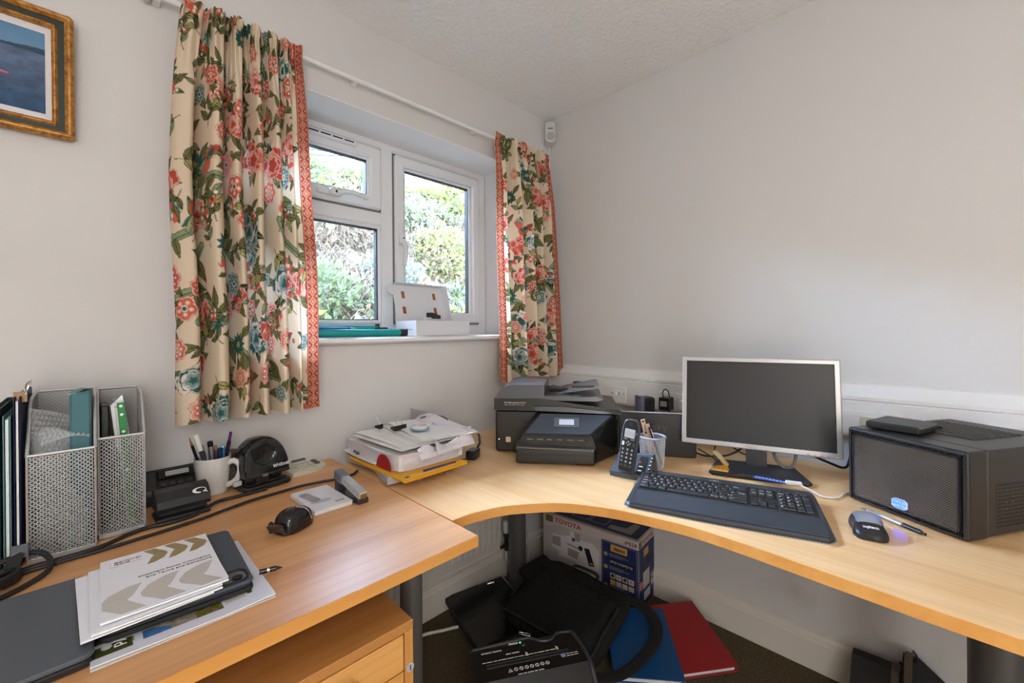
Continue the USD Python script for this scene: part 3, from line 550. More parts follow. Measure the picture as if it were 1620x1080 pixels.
t = thing('power_plug', 'white power plug in the socket at the left edge of the monitor', 'plug', (-.0595, -.762, .868), rz=-90)
part(t, 'plug_body', rb(-.02, .02, -.03, 0, -.02, .02, .006), sock); part(t, 'lead', tube([(0, -.02, -.018), (0, -.025, -.05), (.01, -.02, -.1)], .003, n=6), sock)
t = thing('power_plug', 'black power plug in the trunking socket behind the top of the printer', 'plug', (-.0595, -.24, .90), rz=-90)
part(t, 'plug_body', rb(-.026, .026, -.035, 0, -.024, .022, .008), black_plastic); part(t, 'lead', tube([(0, -.03, -.02), (0, -.04, -.06), (.01, -.04, -.12)], .003, n=6), black_plastic)
plate('single_socket', 'white socket plate on the trunking hidden behind the black plug by the printer', -.25, .872, .086)
for lab, y, kw in (('white double socket with two rocker switches, between the monitor and the computer case', -1.33, .146), ('white double socket with two rocker switches at the right edge, above the computer case', -1.655, .17)):
    t = plate('switched_socket', lab, y, .875, kw)
    for s in (-1, 1): part(t, 'switch', cb(s * .0115 - .011, s * .0115 + .011, -.0135, -.007, -.004, .022, .0015), M('switch_cream', lin(206, 198, 178), .35))
t = thing('power_plug', 'black power plug and looped lead above the right end of the computer case', 'plug', (-.0601, -1.60, .872), rz=-90)
part(t, 'plug_body', rb(-.014, .014, -.02, 0, -.02, .0, .005), black_plastic); part(t, 'lead', tube([(-.014, -.012, -.02), (-.014, -.014, .01), (0, -.016, .02), (.014, -.014, .01), (.014, -.012, -.03)], .0035, n=8), black_plastic)

# ================= on the window board =================
SB = 1.1562
card = M('white_card', (.74, .75, .79), .6); BW, BD, BH = .305, .14, .064
t = thing('cardboard_box', 'open white cardboard box with propped lid, standing on the window board', 'box', (-.838, .006, SB), rz=6)
part(t, 'tray', minus(cb(0, BW, 0, BD, 0, BH, .0015), box(.003, BW - .003, .003, BD - .003, .003, .2)), card)
lid = part(t, 'lid', xf(joined([cb(0, BW - .03, -.0015, .0015, 0, .172, .0008), cb(BW - .033, BW - .03, -.045, 0, 0, .172, .0008), cb(0, BW - .03, -.03, 0, .169, .172, .0008)]), (.008, BD - .004, .058), rx=-14), card)
for x, z in ((.05, .125), (.225, .125), (.045, .055), (.22, .055)):
    part(lid, 'brown_slot', xf(cb(x - .0085, x + .0085, -.0022, -.001, z - .016, z + .016, .0005), (.008, BD - .004, .058), rx=-14), M('brown_card', lin(150, 96, 60), .8))
fl = xf(prism(Polygon([(0, 0), (-.03, -.012), (-.03, -.028), (-.018, -.045), (0, -.05)]), 0, .002), (.008, BD + .03, .225), rx=80); part(lid, 'tuck_flap', xf(fl, (0, 0, 0)), card)
fl = xf(prism(Polygon([(0, 0), (.04, 0), (.04, -.02), (.028, -.034), (0, -.034)]), 0, .002), (BW - .022, BD + .036, .226), rx=80); part(lid, 'tuck_flap', fl, card)
for k in range(7):
    part(t, 'printed_symbol', xf(cyl((0, 0, 0), (0, 0, .0004), .0042, n=10), (-.0001, BD - .03 - k * .0135, .026), ry=-90), [grey_ink, grey_ink, M('symbol_red', (.4, .1, .12), .6), grey_ink, ink, grey_ink, grey_ink][k])
t = thing('cable_connector', 'small black and white connector sticking up out of the open white box', 'connector', (-.72, .075, SB + .0032), rz=20)
part(t, 'white_base', hull([(x, y, z) for x in (-.05, .05) for y in (-.015, .015) for z in (0,)] + [(x, y, z) for x in (-.04, .045) for y in (-.012, .012) for z in (.068, .075)]), card)
part(t, 'black_block', hull([(x, y, z) for x in (-.012, .05) for y in (-.016, .016) for z in (.07,)] + [(-.012, y, .096) for y in (-.016, .016)] + [(.048, y, .084) for y in (-.016, .016)]), black_plastic)
teal = M('teal_plastic', lin(16, 148, 150), .4)
t = thing('poster_tube', 'teal tube with black end caps lying along the front of the window board', 'tube', (-1.40, .022, SB + .0145))
part(t, 'tube', cyl((.0, 0, 0), (.495, 0, 0), .0135), teal); part(t, 'end_cap', xf(cyl((0, 0, 0), (.03, 0, 0), .0143), (.495, 0, 0)), black_plastic); part(t, 'end_cap', cyl((-.03, 0, 0), (0, 0, 0), .0143), black_plastic)
part(t, 'black_sleeve', cyl((.135, 0, 0), (.175, 0, 0), .0141), black_plastic)
t = thing('clamp_bar', 'long teal bar with a black clamp at its end, lying behind the teal tube', 'clamp', (-1.40, .09, SB))
part(t, 'bar', cb(0, .44, -.012, .012, .004, .04, .003), teal); part(t, 'bar_top', cb(0, .43, -.008, .008, .0402, .043, .001), M('teal_pale', lin(92, 160, 176), .35))
part(t, 'clamp', cat_([rb(.42, .475, -.02, .02, .0, .036, .006), cyl((.436, 0, .034), (.436, 0, .05), .011, .008), rb(.47, .50, -.014, .014, .0, .03, .006)]), black_plastic)
t = thing('pen', 'blue pen lying on top of the teal tube on the window board', 'pen', (-1.215, .022, SB + .0335), rz=-2)
part(t, 'barrel', cyl((0, 0, 0), (.11, 0, 0), .0045, .004, 12), M('blue_pen', lin(40, 110, 170), .3)); part(t, 'tip', cyl((.11, 0, 0), (.135, 0, -.003), .004, .0008, 12), M('pale_pen', lin(160, 190, 210), .3))
# ================= things on the left desk =================
Z = RD + .0004
def mesh_panel(poly, pitch, w, to3):     # expanded-metal panel: crossing strands clipped to a polygon, to3 maps (x, y, n) to space
    a = affinity.rotate(poly, 45, origin=(0, 0)); ms = []
    for k in (45, -45):
        q = affinity.rotate(poly, k, origin=(0, 0)); x0, y0, x1, y1 = q.bounds
        for y in np.arange(math.ceil(y0 / pitch) * pitch, y1, pitch):
            c = q.intersection(LineString([(x0 - 1, y), (x1 + 1, y)]))
            for s in getattr(c, 'geoms', [c]):
                if s.is_empty or s.length < .001: continue
                (p, _), (r, _) = s.coords[0], s.coords[-1]; B = [(p, y - w, 0), (r, y - w, 0), (r, y + w, 0), (p, y + w, 0)]
                R = math.radians(-k); V = [(x * math.cos(R) - yy * math.sin(R), x * math.sin(R) + yy * math.cos(R), n) for n in (-w * .7, w * .7) for x, yy, _ in B]
                ms.append(TM([to3(*v) for v in V], [(0, 2, 1), (0, 3, 2), (4, 5, 6), (4, 6, 7), (0, 1, 5), (0, 5, 4), (1, 2, 6), (1, 6, 5), (2, 3, 7), (2, 7, 6), (3, 0, 4), (3, 4, 7)]))
    return cat_(ms)
wire_mat = M('silver_mesh', (.50, .50, .50), .4, .3)
def mag_file(label, x, y, wd, dp, hf, hb):
    t = thing('magazine_file', label, 'magazine file', (x, y, Z)); pit, sw = .0056, .00085
    part(t, 'front_panel', mesh_panel(sbox(-wd / 2, .01, wd / 2, hf), pit, sw, lambda a, b, n: (a, n, b)), wire_mat, smooth=False)
    part(t, 'back_panel', mesh_panel(sbox(-wd / 2, .01, wd / 2, hb), pit, sw, lambda a, b, n: (a, dp + n, b)), wire_mat, smooth=False)
    side = Polygon([(0, .01), (dp, .01), (dp, hb), (dp * .45, hb), (dp * .3, hb - .012), (0, hf)])
    for s in (-1, 1): part(t, 'side_panel', mesh_panel(side, pit, sw, lambda a, b, n, s=s: (s * wd / 2 + n, a, b)), wire_mat, smooth=False)
    part(t, 'base', cb(-wd / 2 - .001, wd / 2 + .001, -.001, dp + .001, 0, .011, .002), silver_paint)
    rim = [tube([(-wd / 2, 0, hf), (wd / 2, 0, hf)], .0032, smooth=False), tube([(-wd / 2, dp, hb), (wd / 2, dp, hb)], .0028, smooth=False)]
    for s in (-1, 1): rim.append(tube([(s * wd / 2, 0, hf), (s * wd / 2, dp * .15, hf + (hb - hf) * .42), (s * wd / 2, dp * .3, hb - .012), (s * wd / 2, dp * .45, hb), (s * wd / 2, dp, hb)], .0028, k=5)); rim.append(tube([(s * wd / 2, 0, .01), (s * wd / 2, 0, hf)], .002, smooth=False, n=6))
    part(t, 'rim', cat_(rim), silver_paint); return t
mag_file('silver mesh magazine file holding bubble wrap and a teal envelope', -1.8115, -.270, .092, .235, .205, .305)
mag_file('silver mesh magazine file holding a green punched pocket and papers', -1.7245, -.232, .074, .205, .213, .30)
# bubble wrap: crumpled sheets with raised bubbles
r = np.random.default_rng(4)
bub = usdkit.material(stage, '/World/Looks/bubble_film', {"t": ("transparent_bsdf", {}), "p": ("principled_bsdf", {"base_color": (.8, .82, .84), "roughness": .18}), "m": ("mix_closure", {"fac": .38})}, [("t.BSDF", "m.closure1"), ("p.BSDF", "m.closure2")], surface="m.closure")
t = thing('bubble_wrap', 'crumpled clear bubble wrap stuffed into the left mesh file', 'bubble wrap', (-1.8115, -.27, Z))
def wrap(nu, nv, f, name='bubble_sheet', sp=.0105):
    u, v = np.meshgrid(np.linspace(0, 1, nu), np.linspace(0, 1, nv)); X, Y, Zz = f(u, v); m = grid(X, Y, Zz); n = m.vertex_normals.reshape(nv, nu, 3)
    hx = (u * nu / 6) % 1 - .5; row = np.floor(v * nv / 6); hx = ((u * nu / 6 + .5 * (row % 2)) % 1) - .5; hy = (v * nv / 6) % 1 - .5; b = np.sqrt(np.clip(1 - (hx ** 2 + hy ** 2) / .19, 0, 1)) * .0055
    V = np.stack([X, Y, Zz], -1) + n * b[..., None]; part(t, name, TM(V.reshape(-1, 3), m.faces), bub, smooth=True)
wrap(60, 150, lambda u, v: (-.04 + .055 * u + .008 * np.sin(v * 5), .07 + .03 * np.sin(v * 6 + u * 2) + .02 * u, .03 + .26 * v - .03 * u * v))
wrap(66, 120, lambda u, v: (-.042 + .07 * u + .006 * np.sin(v * 7), .018 + .012 * np.sin(v * 7 + u * 3) + .03 * v, .02 + .22 * v + .012 * np.sin(u * 5) - .012 * u))
wrap(60, 60, lambda u, v: (-.03 + .068 * u, .03 + .07 * v, .215 + .022 * np.sin(v * 4 + u * 2) + .02 * v - .012 * u))
wrap(60, 90, lambda u, v: (-.02 + .055 * u + .005 * np.sin(v * 9), .14 + .02 * np.sin(v * 6 + u * 4), .03 + .22 * v))
tealcard = M('teal_card', lin(72, 116, 124), .7); dteal = M('dark_teal_card', lin(24, 52, 58), .65); navy = M('navy_card', lin(14, 26, 62), .5)
t = thing('envelope', 'dusty teal card envelope standing in the left mesh file', 'envelope', (-1.7885, -.245, Z + .012), rz=0, rx=-3)
part(t, 'body', cb(-.014, .018, .0, .19, 0, .302, .004), tealcard)
part(t, 'rolled_top', xf(tube([(-.010, .004, .300), (-.004, .04, .305), (.002, .09, .306), (.008, .15, .302)], .007, flat=.5), (0, 0, 0)), M('pale_teal_card', lin(120, 150, 156), .7))
t = thing('notebook', 'black covered notebook leaning inside the right mesh file', 'notebook', (-1.7545, -.20, Z + .0122), rx=-4)
part(t, 'cover', cb(-.003, .012, 0, .16, 0, .265, .003), black_plastic)
t = thing('leaflet', 'white printed leaflet with grey lines in the right mesh file', 'leaflet', (-1.7395, -.192, Z + .0122), rx=-6, ry=3)
part(t, 'sheet', xf(slab(.15, .285, .0008, lambda x, y: .006 * np.sin(x * 16) ), (0, 0, 0), rx=0).apply_transform(np.array([[0, 0, 1, 0], [1, 0, 0, 0], [0, 1, 0, 0], [0, 0, 0, 1.]])), paper)
fan = xf(prism(Polygon([(-.015, .262), (.004, .286), (.0185, .205), (.017, .16), (.0, .16)]), 0, .0008), (0, -.006, .0), rx=90); part(t, 'folded_page', fan, paper)
for k in range(5): part(t, 'printed_line', xf(box(-.005, .009 - .001 * k, -.0004, 0, -.0016, .0016), (.003 + .0024 * k, -.0070, .248 - k * .0105), ry=24), M('lilac_ink', lin(120, 124, 156), .6))
part(t, 'logo', xf(box(-.004, .004, -.0004, 0, -.003, .003), (-.003, -.0070, .258), ry=24), M('logo_red', lin(150, 90, 90), .6))
t = thing('punched_pocket', 'clear punched pocket with a green edge strip in the right mesh file', 'document pocket', (-1.713, -.2085, Z + .0125), rx=-3, ry=-4)
part(t, 'pocket', cb(-.003, .014, .004, .17, 0, .272, .001), bub)
part(t, 'green_strip', cb(.001, .0135, -.001, .003, .01, .27, .0008), M('green_strip', lin(22, 132, 62), .4))
for z in (.262, .243, .205, .12): part(t, 'punched_hole', xf(cyl((0, -.0012, 0), (0, -.0016, 0), .003, n=12), (.007, 0, z)), paper)
# folders standing at the left end
def folder(name, label, x, th, mat, h, dp=.22, y=-.262, rx=0, ry=0, tab=None):
    t = thing(name, label, 'folder', (x, y, Z), rx=rx, ry=ry)
    part(t, 'cover', joined([cb(-th / 2, -th / 2 + .0018, 0, dp, 0, h, .0008), cb(th / 2 - .0018, th / 2, 0, dp, 0, h, .0008), cb(-th / 2, th / 2, dp - .002, dp, 0, h, .0008)]), mat)
    part(t, 'pages', box(-th / 2 + .003, th / 2 - .003, .004, dp - .004, .002, h - .008), paper); return t
t = folder('ring_folder', 'navy folder with a bulldog clip, standing beside the left mesh file', -1.8700, .009, navy, .318)
t2 = thing('bulldog_clip', 'brown metal bulldog clip gripping the top of the navy folder', 'clip', (-1.8675, -.235, Z + .306), rz=90)
part(t2, 'jaw', xf(prism(Polygon([(-.006, 0), (.006, 0), (.002, .02), (-.002, .02)]), -.009, .009), rx=90, rz=0), M('bronze', lin(96, 76, 54), .35, .7)); part(t2, 'lever', tube([(-.012, -.008, .016), (-.014, -.012, .032), (.0, -.014, .04), (.012, -.006, .03), (.010, -.004, .014)], .0016, n=6), chrome)
folder('ring_folder', 'pale teal folder standing between the navy folder and the dark teal one', -1.8825, .010, M('light_teal_card', lin(98, 146, 150), .6), .285)
folder('ring_folder', 'dark teal document wallet with a flared flap at the left edge', -1.8965, .012, dteal, .298)
folder('ring_folder', 'cream backed folder standing outermost at the left edge', -1.9125, .013, M('cream_card', lin(206, 190, 160), .6), .262)
part('/World/ring_folder_002', 'flap', xf(prism(Polygon([(-.03, 0), (.006, 0), (.004, -.05), (-.004, -.05), (-.012, -.02)]), 0, .0015), (0, -.001, .302), rx=90), dteal)
# cables along the back
cab = M('black_cable', (.012, .012, .013), .5)
cz = RD + .005
def cable(label, P, rad, name='cable', mat=None, cat='cable'): return obj(name, tube([(x, y, z) for x, y, z in P], rad, n=8, k=6), mat or cab, label, cat)
cable('black cable running along the feet of the two mesh files', [(-1.96, -.33, cz), (-1.889, -.305, cz), (-1.856, -.298, cz), (-1.825, -.2945, cz), (-1.763, -.285, cz), (-1.715, -.254, cz), (-1.68, -.242, cz), (-1.655, -.247, cz), (-1.6, -.238, cz), (-1.546, -.185, cz), (-1.50, -.181, cz), (-1.43, -.176, cz)], .0045)
cable('long black cable running across the left desk to the paper pile', [(-1.97, -.35, cz), (-1.90, -.325, cz), (-1.86, -.313, cz), (-1.80, -.306, cz), (-1.761, -.304, cz), (-1.684, -.293, cz), (-1.63, -.283, cz), (-1.582, -.272, cz), (-1.534, -.255, cz), (-1.478, -.237, cz), (-1.41, -.229, cz), (-1.354, -.224, cz), (-1.30, -.232, cz), (-1.261, -.243, cz), (-1.215, -.236, cz), (-1.19, -.215, cz)], .0036)
cable('thick black cable looping round in front of the left mesh file', [(-1.96, -.45, cz), (-1.878, -.397, cz), (-1.846, -.366, cz), (-1.827, -.338, cz + .003), (-1.826, -.322, cz + .014), (-1.838, -.306, cz + .026), (-1.857, -.30, cz + .03), (-1.878, -.302, cz + .028), (-1.905, -.31, cz + .02), (-1.95, -.33, cz + .014)], .0045)
t = thing('cable_bundle', 'bundled black cable held by a velcro tie, at the left edge of the desk', 'cable', (-1.872, -.325, cz))
for k in range(4): part(t, 'coil', tube([(-.05 - k * .01, -.03 - .008 * k, .004 + .006 * k), (-.015, -.012 - .006 * k, .006 + .006 * k), (.008, .0 - .004 * k, .004 + .005 * k), (.004, -.03 - .006 * k, .005 + .006 * k), (-.03, -.05 - .006 * k, .006 + .005 * k), (-.07, -.055 - .006 * k, .004 + .005 * k)], .004, n=8), cab)
part(t, 'velcro_tie', tube([(-.012, -.03, .0), (-.004, -.018, .014), (.002, -.004, .026), (.004, .008, .034), (.008, .012, .038)], .011, n=10, flat=.35), black_matt)
part(t, 'tie_end', xf(rb(-.011, .011, -.004, .004, -.012, .012, .003), (.0085, .012, .04), rx=-12), M('grey_velcro', lin(96, 100, 108), .8))
# LCD device behind the small punch
t = thing('display_terminal', 'black desk device with a pale display, leaning on the wall beside the mug', 'device', (-1.628, -.088, Z))
bp = prism(Polygon([(0, 0), (.082, 0), (.082, .066), (.074, .072), (.066, .07), (.002, .012)]), -.056, .056); V = bp.vertices.copy(); bp.vertices = np.stack([V[:, 2], V[:, 0], V[:, 1]], 1); bp.fix_normals()
part(t, 'body', bp, black_plastic)
fa = math.degrees(math.atan2(.058, .064))
part(t, 'display_bezel', xf(cb(-.022, .054, .058, .086, 0, .005, .002), (0, 0, .0105), rx=fa), black_gloss); part(t, 'display', xf(cb(-.006, .044, .065, .08, .0045, .0056, .0004), (0, 0, .0105), rx=fa), M('lcd_pale', lin(176, 184, 176), .25))
part(t, 'button_panel', xf(cb(-.05, -.026, .012, .084, 0, .003, .001), (0, 0, .0105), rx=fa), dark_grey); part(t, 'label', xf(cb(-.046, -.036, .02, .03, .003, .0036, .0002), (0, 0, .0105), rx=fa), mid_grey)
for i in range(4):
    for j in range(2): part(t, 'key', xf(cb(-.018 + i * .018, -.004 + i * .018, .018 + j * .018, .03 + j * .018, 0, .004, .001), (0, 0, .0105), rx=fa), dark_grey)
# small hole punch
t = thing('hole_punch', 'small black hole punch with a white swoosh mark, by the mesh files', 'hole punch', (-1.6185, -.195, Z), rz=3)
part(t, 'base_tray', rb(-.052, .052, -.037, .034, 0, .011, .005), black_plastic)
part(t, 'die_bar', cb(-.046, .046, -.02, .022, .011, .022, .002), dark_grey)
for x in (-.03, .03): part(t, 'punch_pin', cyl((x, -.006, .011), (x, -.006, .03), .004, n=14), chrome)
pr = Polygon([(-.034, .026), (-.0385, .034), (-.034, .048), (-.014, .063), (.012, .066), (.034, .058), (.036, .03), (.03, .024)]).buffer(.002); m = prism(pr, -.0505, .0505); V = m.vertices.copy(); m.vertices = np.stack([V[:, 2], V[:, 0], V[:, 1]], 1); m.fix_normals()
part(t, 'lever', m, M('punch_black', (.018, .019, .021), .33))
sw = Point(0, 0).buffer(.011).difference(Point(.002, .001).buffer(.0075)); sw = affinity.scale(sw, 1.25, .75).difference(sbox(.002, -.02, .006, -.002)).union(Polygon([(.008, -.006), (.016, -.009), (.014, -.005), (.009, -.003)]))
part(t, 'swoosh_mark', xf(prism(sw, 0, .0004), (.030, -.0275, .0556), rx=37), white_ink)
# mug and what stands in it
MX, MY = -1.5375, -.0875
t = thing('mug', 'white china mug holding pens and a pencil, on the left desk', 'mug', (MX, MY, Z), rz=-35)
china = M('white_china', (.70, .68, .66), .15)
part(t, 'bowl', lathe([(0, 0), (.030, 0), (.033, .003), (.036, .03), (.0395, .07), (.042, .098), (.0415, .0995), (.040, .098), (.0375, .07), (.034, .03), (.031, .008), (0, .006)], 48), china)
part(t, 'handle', tube([(.037, 0, .079), (.052, 0, .084), (.066, 0, .072), (.066, 0, .05), (.056, 0, .03), (.0345, 0, .018)], .0062, n=12, flat=1.2), china)
def stick(name, label, cat, a, b, r_, mats, frac=((0, 1),), rad=None, n=14, extra=None):
    a, b = np.array(a, float), np.array(b, float); t = thing(name, label, cat, (MX, MY, Z)); 
    for (nm, mt, f0, f1, r0, r1) in mats: part(t, nm, cyl(a + (b - a) * f0, a + (b - a) * f1, r_ * r0, r_ * r1, n), mt)
    return t
stick('pencil', 'black pencil with a brown tip, leftmost in the mug', 'pencil', (-.012, .0, .012), (-.054, -.022, .163), .004, [('barrel', black_plastic, 0, .86, 1, 1), ('wooden_tip', M('pencil_wood', lin(150, 92, 60), .6), .86, .97, 1, .35), ('lead', ink, .97, 1, .35, .1)], n=6)
stick('marker_pen', 'dark grey marker with a long white cap, in the mug', 'pen', (-.0, -.008, .012), (-.042, -.03, .170), .0062, [('barrel', dark_grey, 0, .72, .85, .85), ('cap', M('white_cap', (.78, .76, .72), .35), .72, 1, 1, .95)])
stick('metal_pen', 'silver metal pen with a black top, in the middle of the mug', 'pen', (.004, -.006, .012), (-.010, -.022, .145), .0066, [('barrel', steel, 0, .9, 1, 1), ('black_end', black_gloss, .9, 1, 1, .98)])
stick('ballpoint_pen', 'slim black ballpoint with a grey clip, behind the silver pen', 'pen', (-.006, .012, .012), (-.025, -.006, .135), .0045, [('barrel', black_plastic, 0, .85, 1, 1), ('end', mid_grey, .85, 1, .9, .5)])
stick('ballpoint_pen', 'short pink-grey pen right of the silver pen in the mug', 'pen', (.008, .004, .012), (.006, -.004, .128), .004, [('barrel', M('pen_mauve', lin(92, 72, 84), .4), 0, .9, 1, 1), ('end', M('pen_rose', lin(150, 120, 112), .4), .9, 1, 1, .8)])
stick('highlighter', 'blue highlighter with a bright blue cap, in the mug', 'pen', (.018, .004, .012), (.022, -.006, .126), .0062, [('barrel', M('navy_plastic', lin(14, 30, 66), .35), 0, .72, 1, 1), ('cap', M('cyan_plastic', lin(32, 132, 176), .35), .72, .95, 1, 1), ('cap_end', M('pale_cyan', lin(110, 190, 220), .35), .95, 1, .8, .5)])
stick('ballpoint_pen', 'dark navy pen beside the blue highlighter in the mug', 'pen', (.01, -.012, .012), (.013, -.018, .122), .0055, [('barrel', M('navy_plastic'), 0, 1, 1, .95)])
p = stick('ballpoint_pen', 'purple clip ballpoint, rightmost in the mug', 'pen', (.02, .014, .012), (.042, .0, .158), .0052, [('barrel', M('purple_plastic', lin(52, 14, 54), .3), 0, .82, 1, .95), ('push_button', M('violet_plastic', lin(96, 32, 104), .3), .82, 1, .75, .7)])
part(p, 'clip', tube([(.0385, -.004, .138), (.035, -.007, .12), (.033, -.007, .10)], .002, n=6), M('purple_plastic'))
# rubber stamp behind the mug
t = thing('rubber_stamp', 'grey rubber stamp with an oval knob, between the mug and the large punch', 'stamp', (-1.487, -.052, Z), rz=10)
sg = M('stamp_grey', lin(92, 88, 84), .6)
part(t, 'block', hull([(x, y, z) for x in (-.028, .026) for y in (-.02, .02) for z in (0, .052)] + [(x, y, .06) for x in (-.02, .018) for y in (-.014, .014)]), sg)
part(t, 'neck', cyl((-.004, 0, .058), (-.004, 0, .078), .012, .008, 18), sg)
part(t, 'knob', xf(lathe([(0, -.012), (.012, -.009), (.019, -.002), (.021, .004), (.018, .010), (.008, .013), (0, .0135)], 28), (-.004, 0, .088), s=(1.15, .7, 1)), M('stamp_knob', lin(82, 76, 72), .5))
# large hole punch
t = thing('hole_punch', 'large domed black two-hole punch with white maker name, beside the mug', 'hole punch', (-1.4265, -.125, Z), rz=11)
part(t, 'base_tray', bev(rr(.124, .086, .012, 0, .0), 0, .015, .004), black_plastic)
part(t, 'die_plate', cb(-.052, .052, -.028, .022, .015, .019, .001), M('die_steel', lin(70, 64, 58), .35, .7))
for x in (-.036, .036): part(t, 'punch_housing', rb(x - .014, x + .014, -.008, .02, .019, .046, .004), M('die_steel'))
part(t, 'paper_guide', cb(-.075, -.055, -.004, .01, .017, .03, .002), M('clear_plastic_guide', (.6, .6, .6), .2))
dome_o = Polygon([(-.059, .0), (-.0605, .03), (-.056, .062), (-.043, .082), (-.022, .095), (.004, .098), (.026, .089), (.043, .07), (.054, .045), (.0595, .016), (.059, .0)])
def dome_part(sc, y0, y1, zoff, top): 
    a = np.array(spline([(*q, 0) for q in dome_o.exterior.coords[:-1]], 4))[:, :2]; P = []
    for y, k in ((y0, 0), (y0 + .004, 1), ((y0 + y1) / 2, 1), (y1, 0)):
        s = sc * (1 if k else .95); P += [(x * s, y + .16 * max(z, 0), z * s + zoff) for x, z in a]
    return hull(P)
cv = dome_part(1, -.034, .028, .041, 0)
dent = xf(trimesh.creation.icosphere(3, 1), (-.006, -.032, .098), s=(.036, .016, .034), rx=0)
part(t, 'lever', minus(cv, dent), black_gloss, smooth=40)
part(t, 'front_lip', cb(-.0585, .0585, -.036, .02, .035, .0430, .002), M('lip_brown', lin(44, 34, 32), .35)); part(t, 'lock_button', xf(bev(rr(.016, .007, .003), 0, .003, .001), (-.01, -.035, .039), rx=90), mid_grey)
part(t, 'lettering', xf(text('WHSmith', .0085, bold=True), (.012, -.0335, .053), rx=81), white_ink)
# calculator
t = thing('calculator', 'cream desk calculator with a dark display, at the back of the left desk', 'calculator', (-1.296, -.048, Z), rz=8, rx=5)
cream = M('calculator_cream', lin(212, 206, 190), .4)
op = Polygon([(-.058, -.062), (.0, -.068), (.035, -.062), (.057, -.045), (.06, -.02), (.045, .01), (.038, .03), (.04, .058), (-.058, .058)]).buffer(-.004).buffer(.004)
part(t, 'body', prism(op.simplify(.0005), 0, .012), cream); part(t, 'top_face', prism(op.buffer(-.003), .0118, .014), cream)
part(t, 'display', cb(-.05, .028, .028, .044, .013, .0155, .0008), M('calc_lcd', lin(52, 62, 54), .2))
part(t, 'solar_strip', cb(-.05, .02, .05, .053, .013, .0146, .0004), grey_ink)
for i in range(5):
    for j in range(4): part(t, 'key', bev(rr(.0115, .0095, .003, -.045 + i * .0155, -.045 + j * .0165), .013, .0172, .001), M('key_cream', lin(196, 190, 172), .4))
for j in range(3): part(t, 'function_key', bev(rr(.0155, .0095, .003, .037 + (0 if j < 2 else .0), -.025 + j * .0145), .013, .0172, .001), M('key_grey', lin(78, 74, 72), .4), label='dark grey function key')
# manual with a picture, stapler, small mouse
t = thing('manual_booklet', 'white booklet with a grey handset picture, on the left desk by the stapler', 'booklet', (-1.353, -.362, Z), rz=1.5)
part(t, 'pages', cb(-.047, .0455, -.078, .08, 0, .009, .0008), paper_grey); part(t, 'cover', cb(-.0475, .047, -.079, .081, .009, .0105, .0004), M('cover_white', lin(224, 226, 234), .35))
gp = affinity.rotate(rr(.024, .078, .011), 8); part(t, 'handset_picture', prism(affinity.translate(gp, -.022, .018), .0105, .0108), M('print_grey', lin(142, 144, 154), .4))
part(t, 'base_picture', prism(affinity.translate(affinity.scale(Point(0, 0).buffer(.02), 1.3, .55), -.010, -.024), .0105, .0107), M('print_pale', lin(178, 184, 204), .4))
for k in range(12): part(t, 'picture_key', prism(Point(-.030 + (k % 3) * .008 + (k // 3) * .0006, .03 - (k // 3) * .008).buffer(.0022, quad_segs=3), .0108, .011), M('print_light', lin(190, 192, 200), .4))
part(t, 'printed_caption', box(.014, .036, -.056, -.0495, .0105, .0108), M('print_grey'))
t = thing('stapler', 'silver and grey stapler standing beside the white booklet', 'stapler', (-1.2885, -.39, Z), rz=4)
part(t, 'base', cat_([rb(-.0135, .0135, -.064, .07, 0, .008, .003), rb(-.0145, .0145, -.066, -.03, 0, .013, .003)]), M('stapler_base', lin(52, 48, 54), .35))
mag = part(t, 'arm', xf(cb(-.011, .011, -.066, .03, -.008, .012, .0025), (0, 0, .032), rx=13), silver_paint)
part(t, 'hinge_cap', xf(rb(-.0125, .0125, .028, .072, -.012, .014, .005), (0, 0, .032), rx=13), M('stapler_cap', lin(104, 106, 120), .35)); part(t, 'staple_slot', xf(cb(-.008, .008, -.0672, -.0655, -.006, .008, .0005), (0, 0, .032), rx=13), M('brass_staples', lin(190, 150, 80), .3, .8))
part(t, 'hinge_bracket', cb(-.0115, .0115, .045, .066, .006, .04, .002), M('stapler_base'))
t = thing('computer_mouse', 'small black mouse with its cord wound round it, on the left desk', 'mouse', (-1.452, -.468, Z), rz=-62)
a, b = np.meshgrid(np.linspace(0, 2 * PI, 33), np.linspace(0, PI / 2, 12)); k = 1 / (np.abs(np.cos(a)) ** 2.6 + np.abs(np.sin(a)) ** 2.6) ** (1 / 2.6); rd = np.cos(b) ** .55
m = grid(.0310 * rd * k * np.cos(a), .042 * rd * k * np.sin(a), (.004) + .040 * np.sin(b) ** .8 * (1 - .12 * np.sin(a) * np.cos(b))); part(t, 'shell', m, black_gloss, smooth=True)
part(t, 'underside', bev(rr(.05, .078, .022), 0, .007, .002), black_plastic)
part(t, 'button_seam', tube([(0, .0405, .022), (0, .03, .0335), (0, .012, .0425), (0, -.0, .0445)], .0008, n=6), gasket); part(t, 'trim_line', tube([(-.0305, -.012, .016), (-.022, -.002, .0385), (0, .006, .0440), (.020, .016, .0375), (.029, .022, .016)], .0012, n=6), chrome)
part(t, 'wound_cord', cat_([tube([(-.02 + .002 * k, -.044 - .003 * k, .006 + .004 * k), (-.008, -.052 - .002 * k, .012 + .004 * k), (.008, -.05, .016 + .003 * k), (.02, -.042 - .002 * k, .006 + .005 * k)], .0022, n=6) for k in range(5)]), M('cord_brown', lin(58, 44, 34), .6))
part(t, 'cord_end', tube([(-.018, -.046, .006), (-.028, -.04, .016), (-.034, -.03, .02), (-.036, -.022, .012)], .0022, n=6), M('cord_brown'))
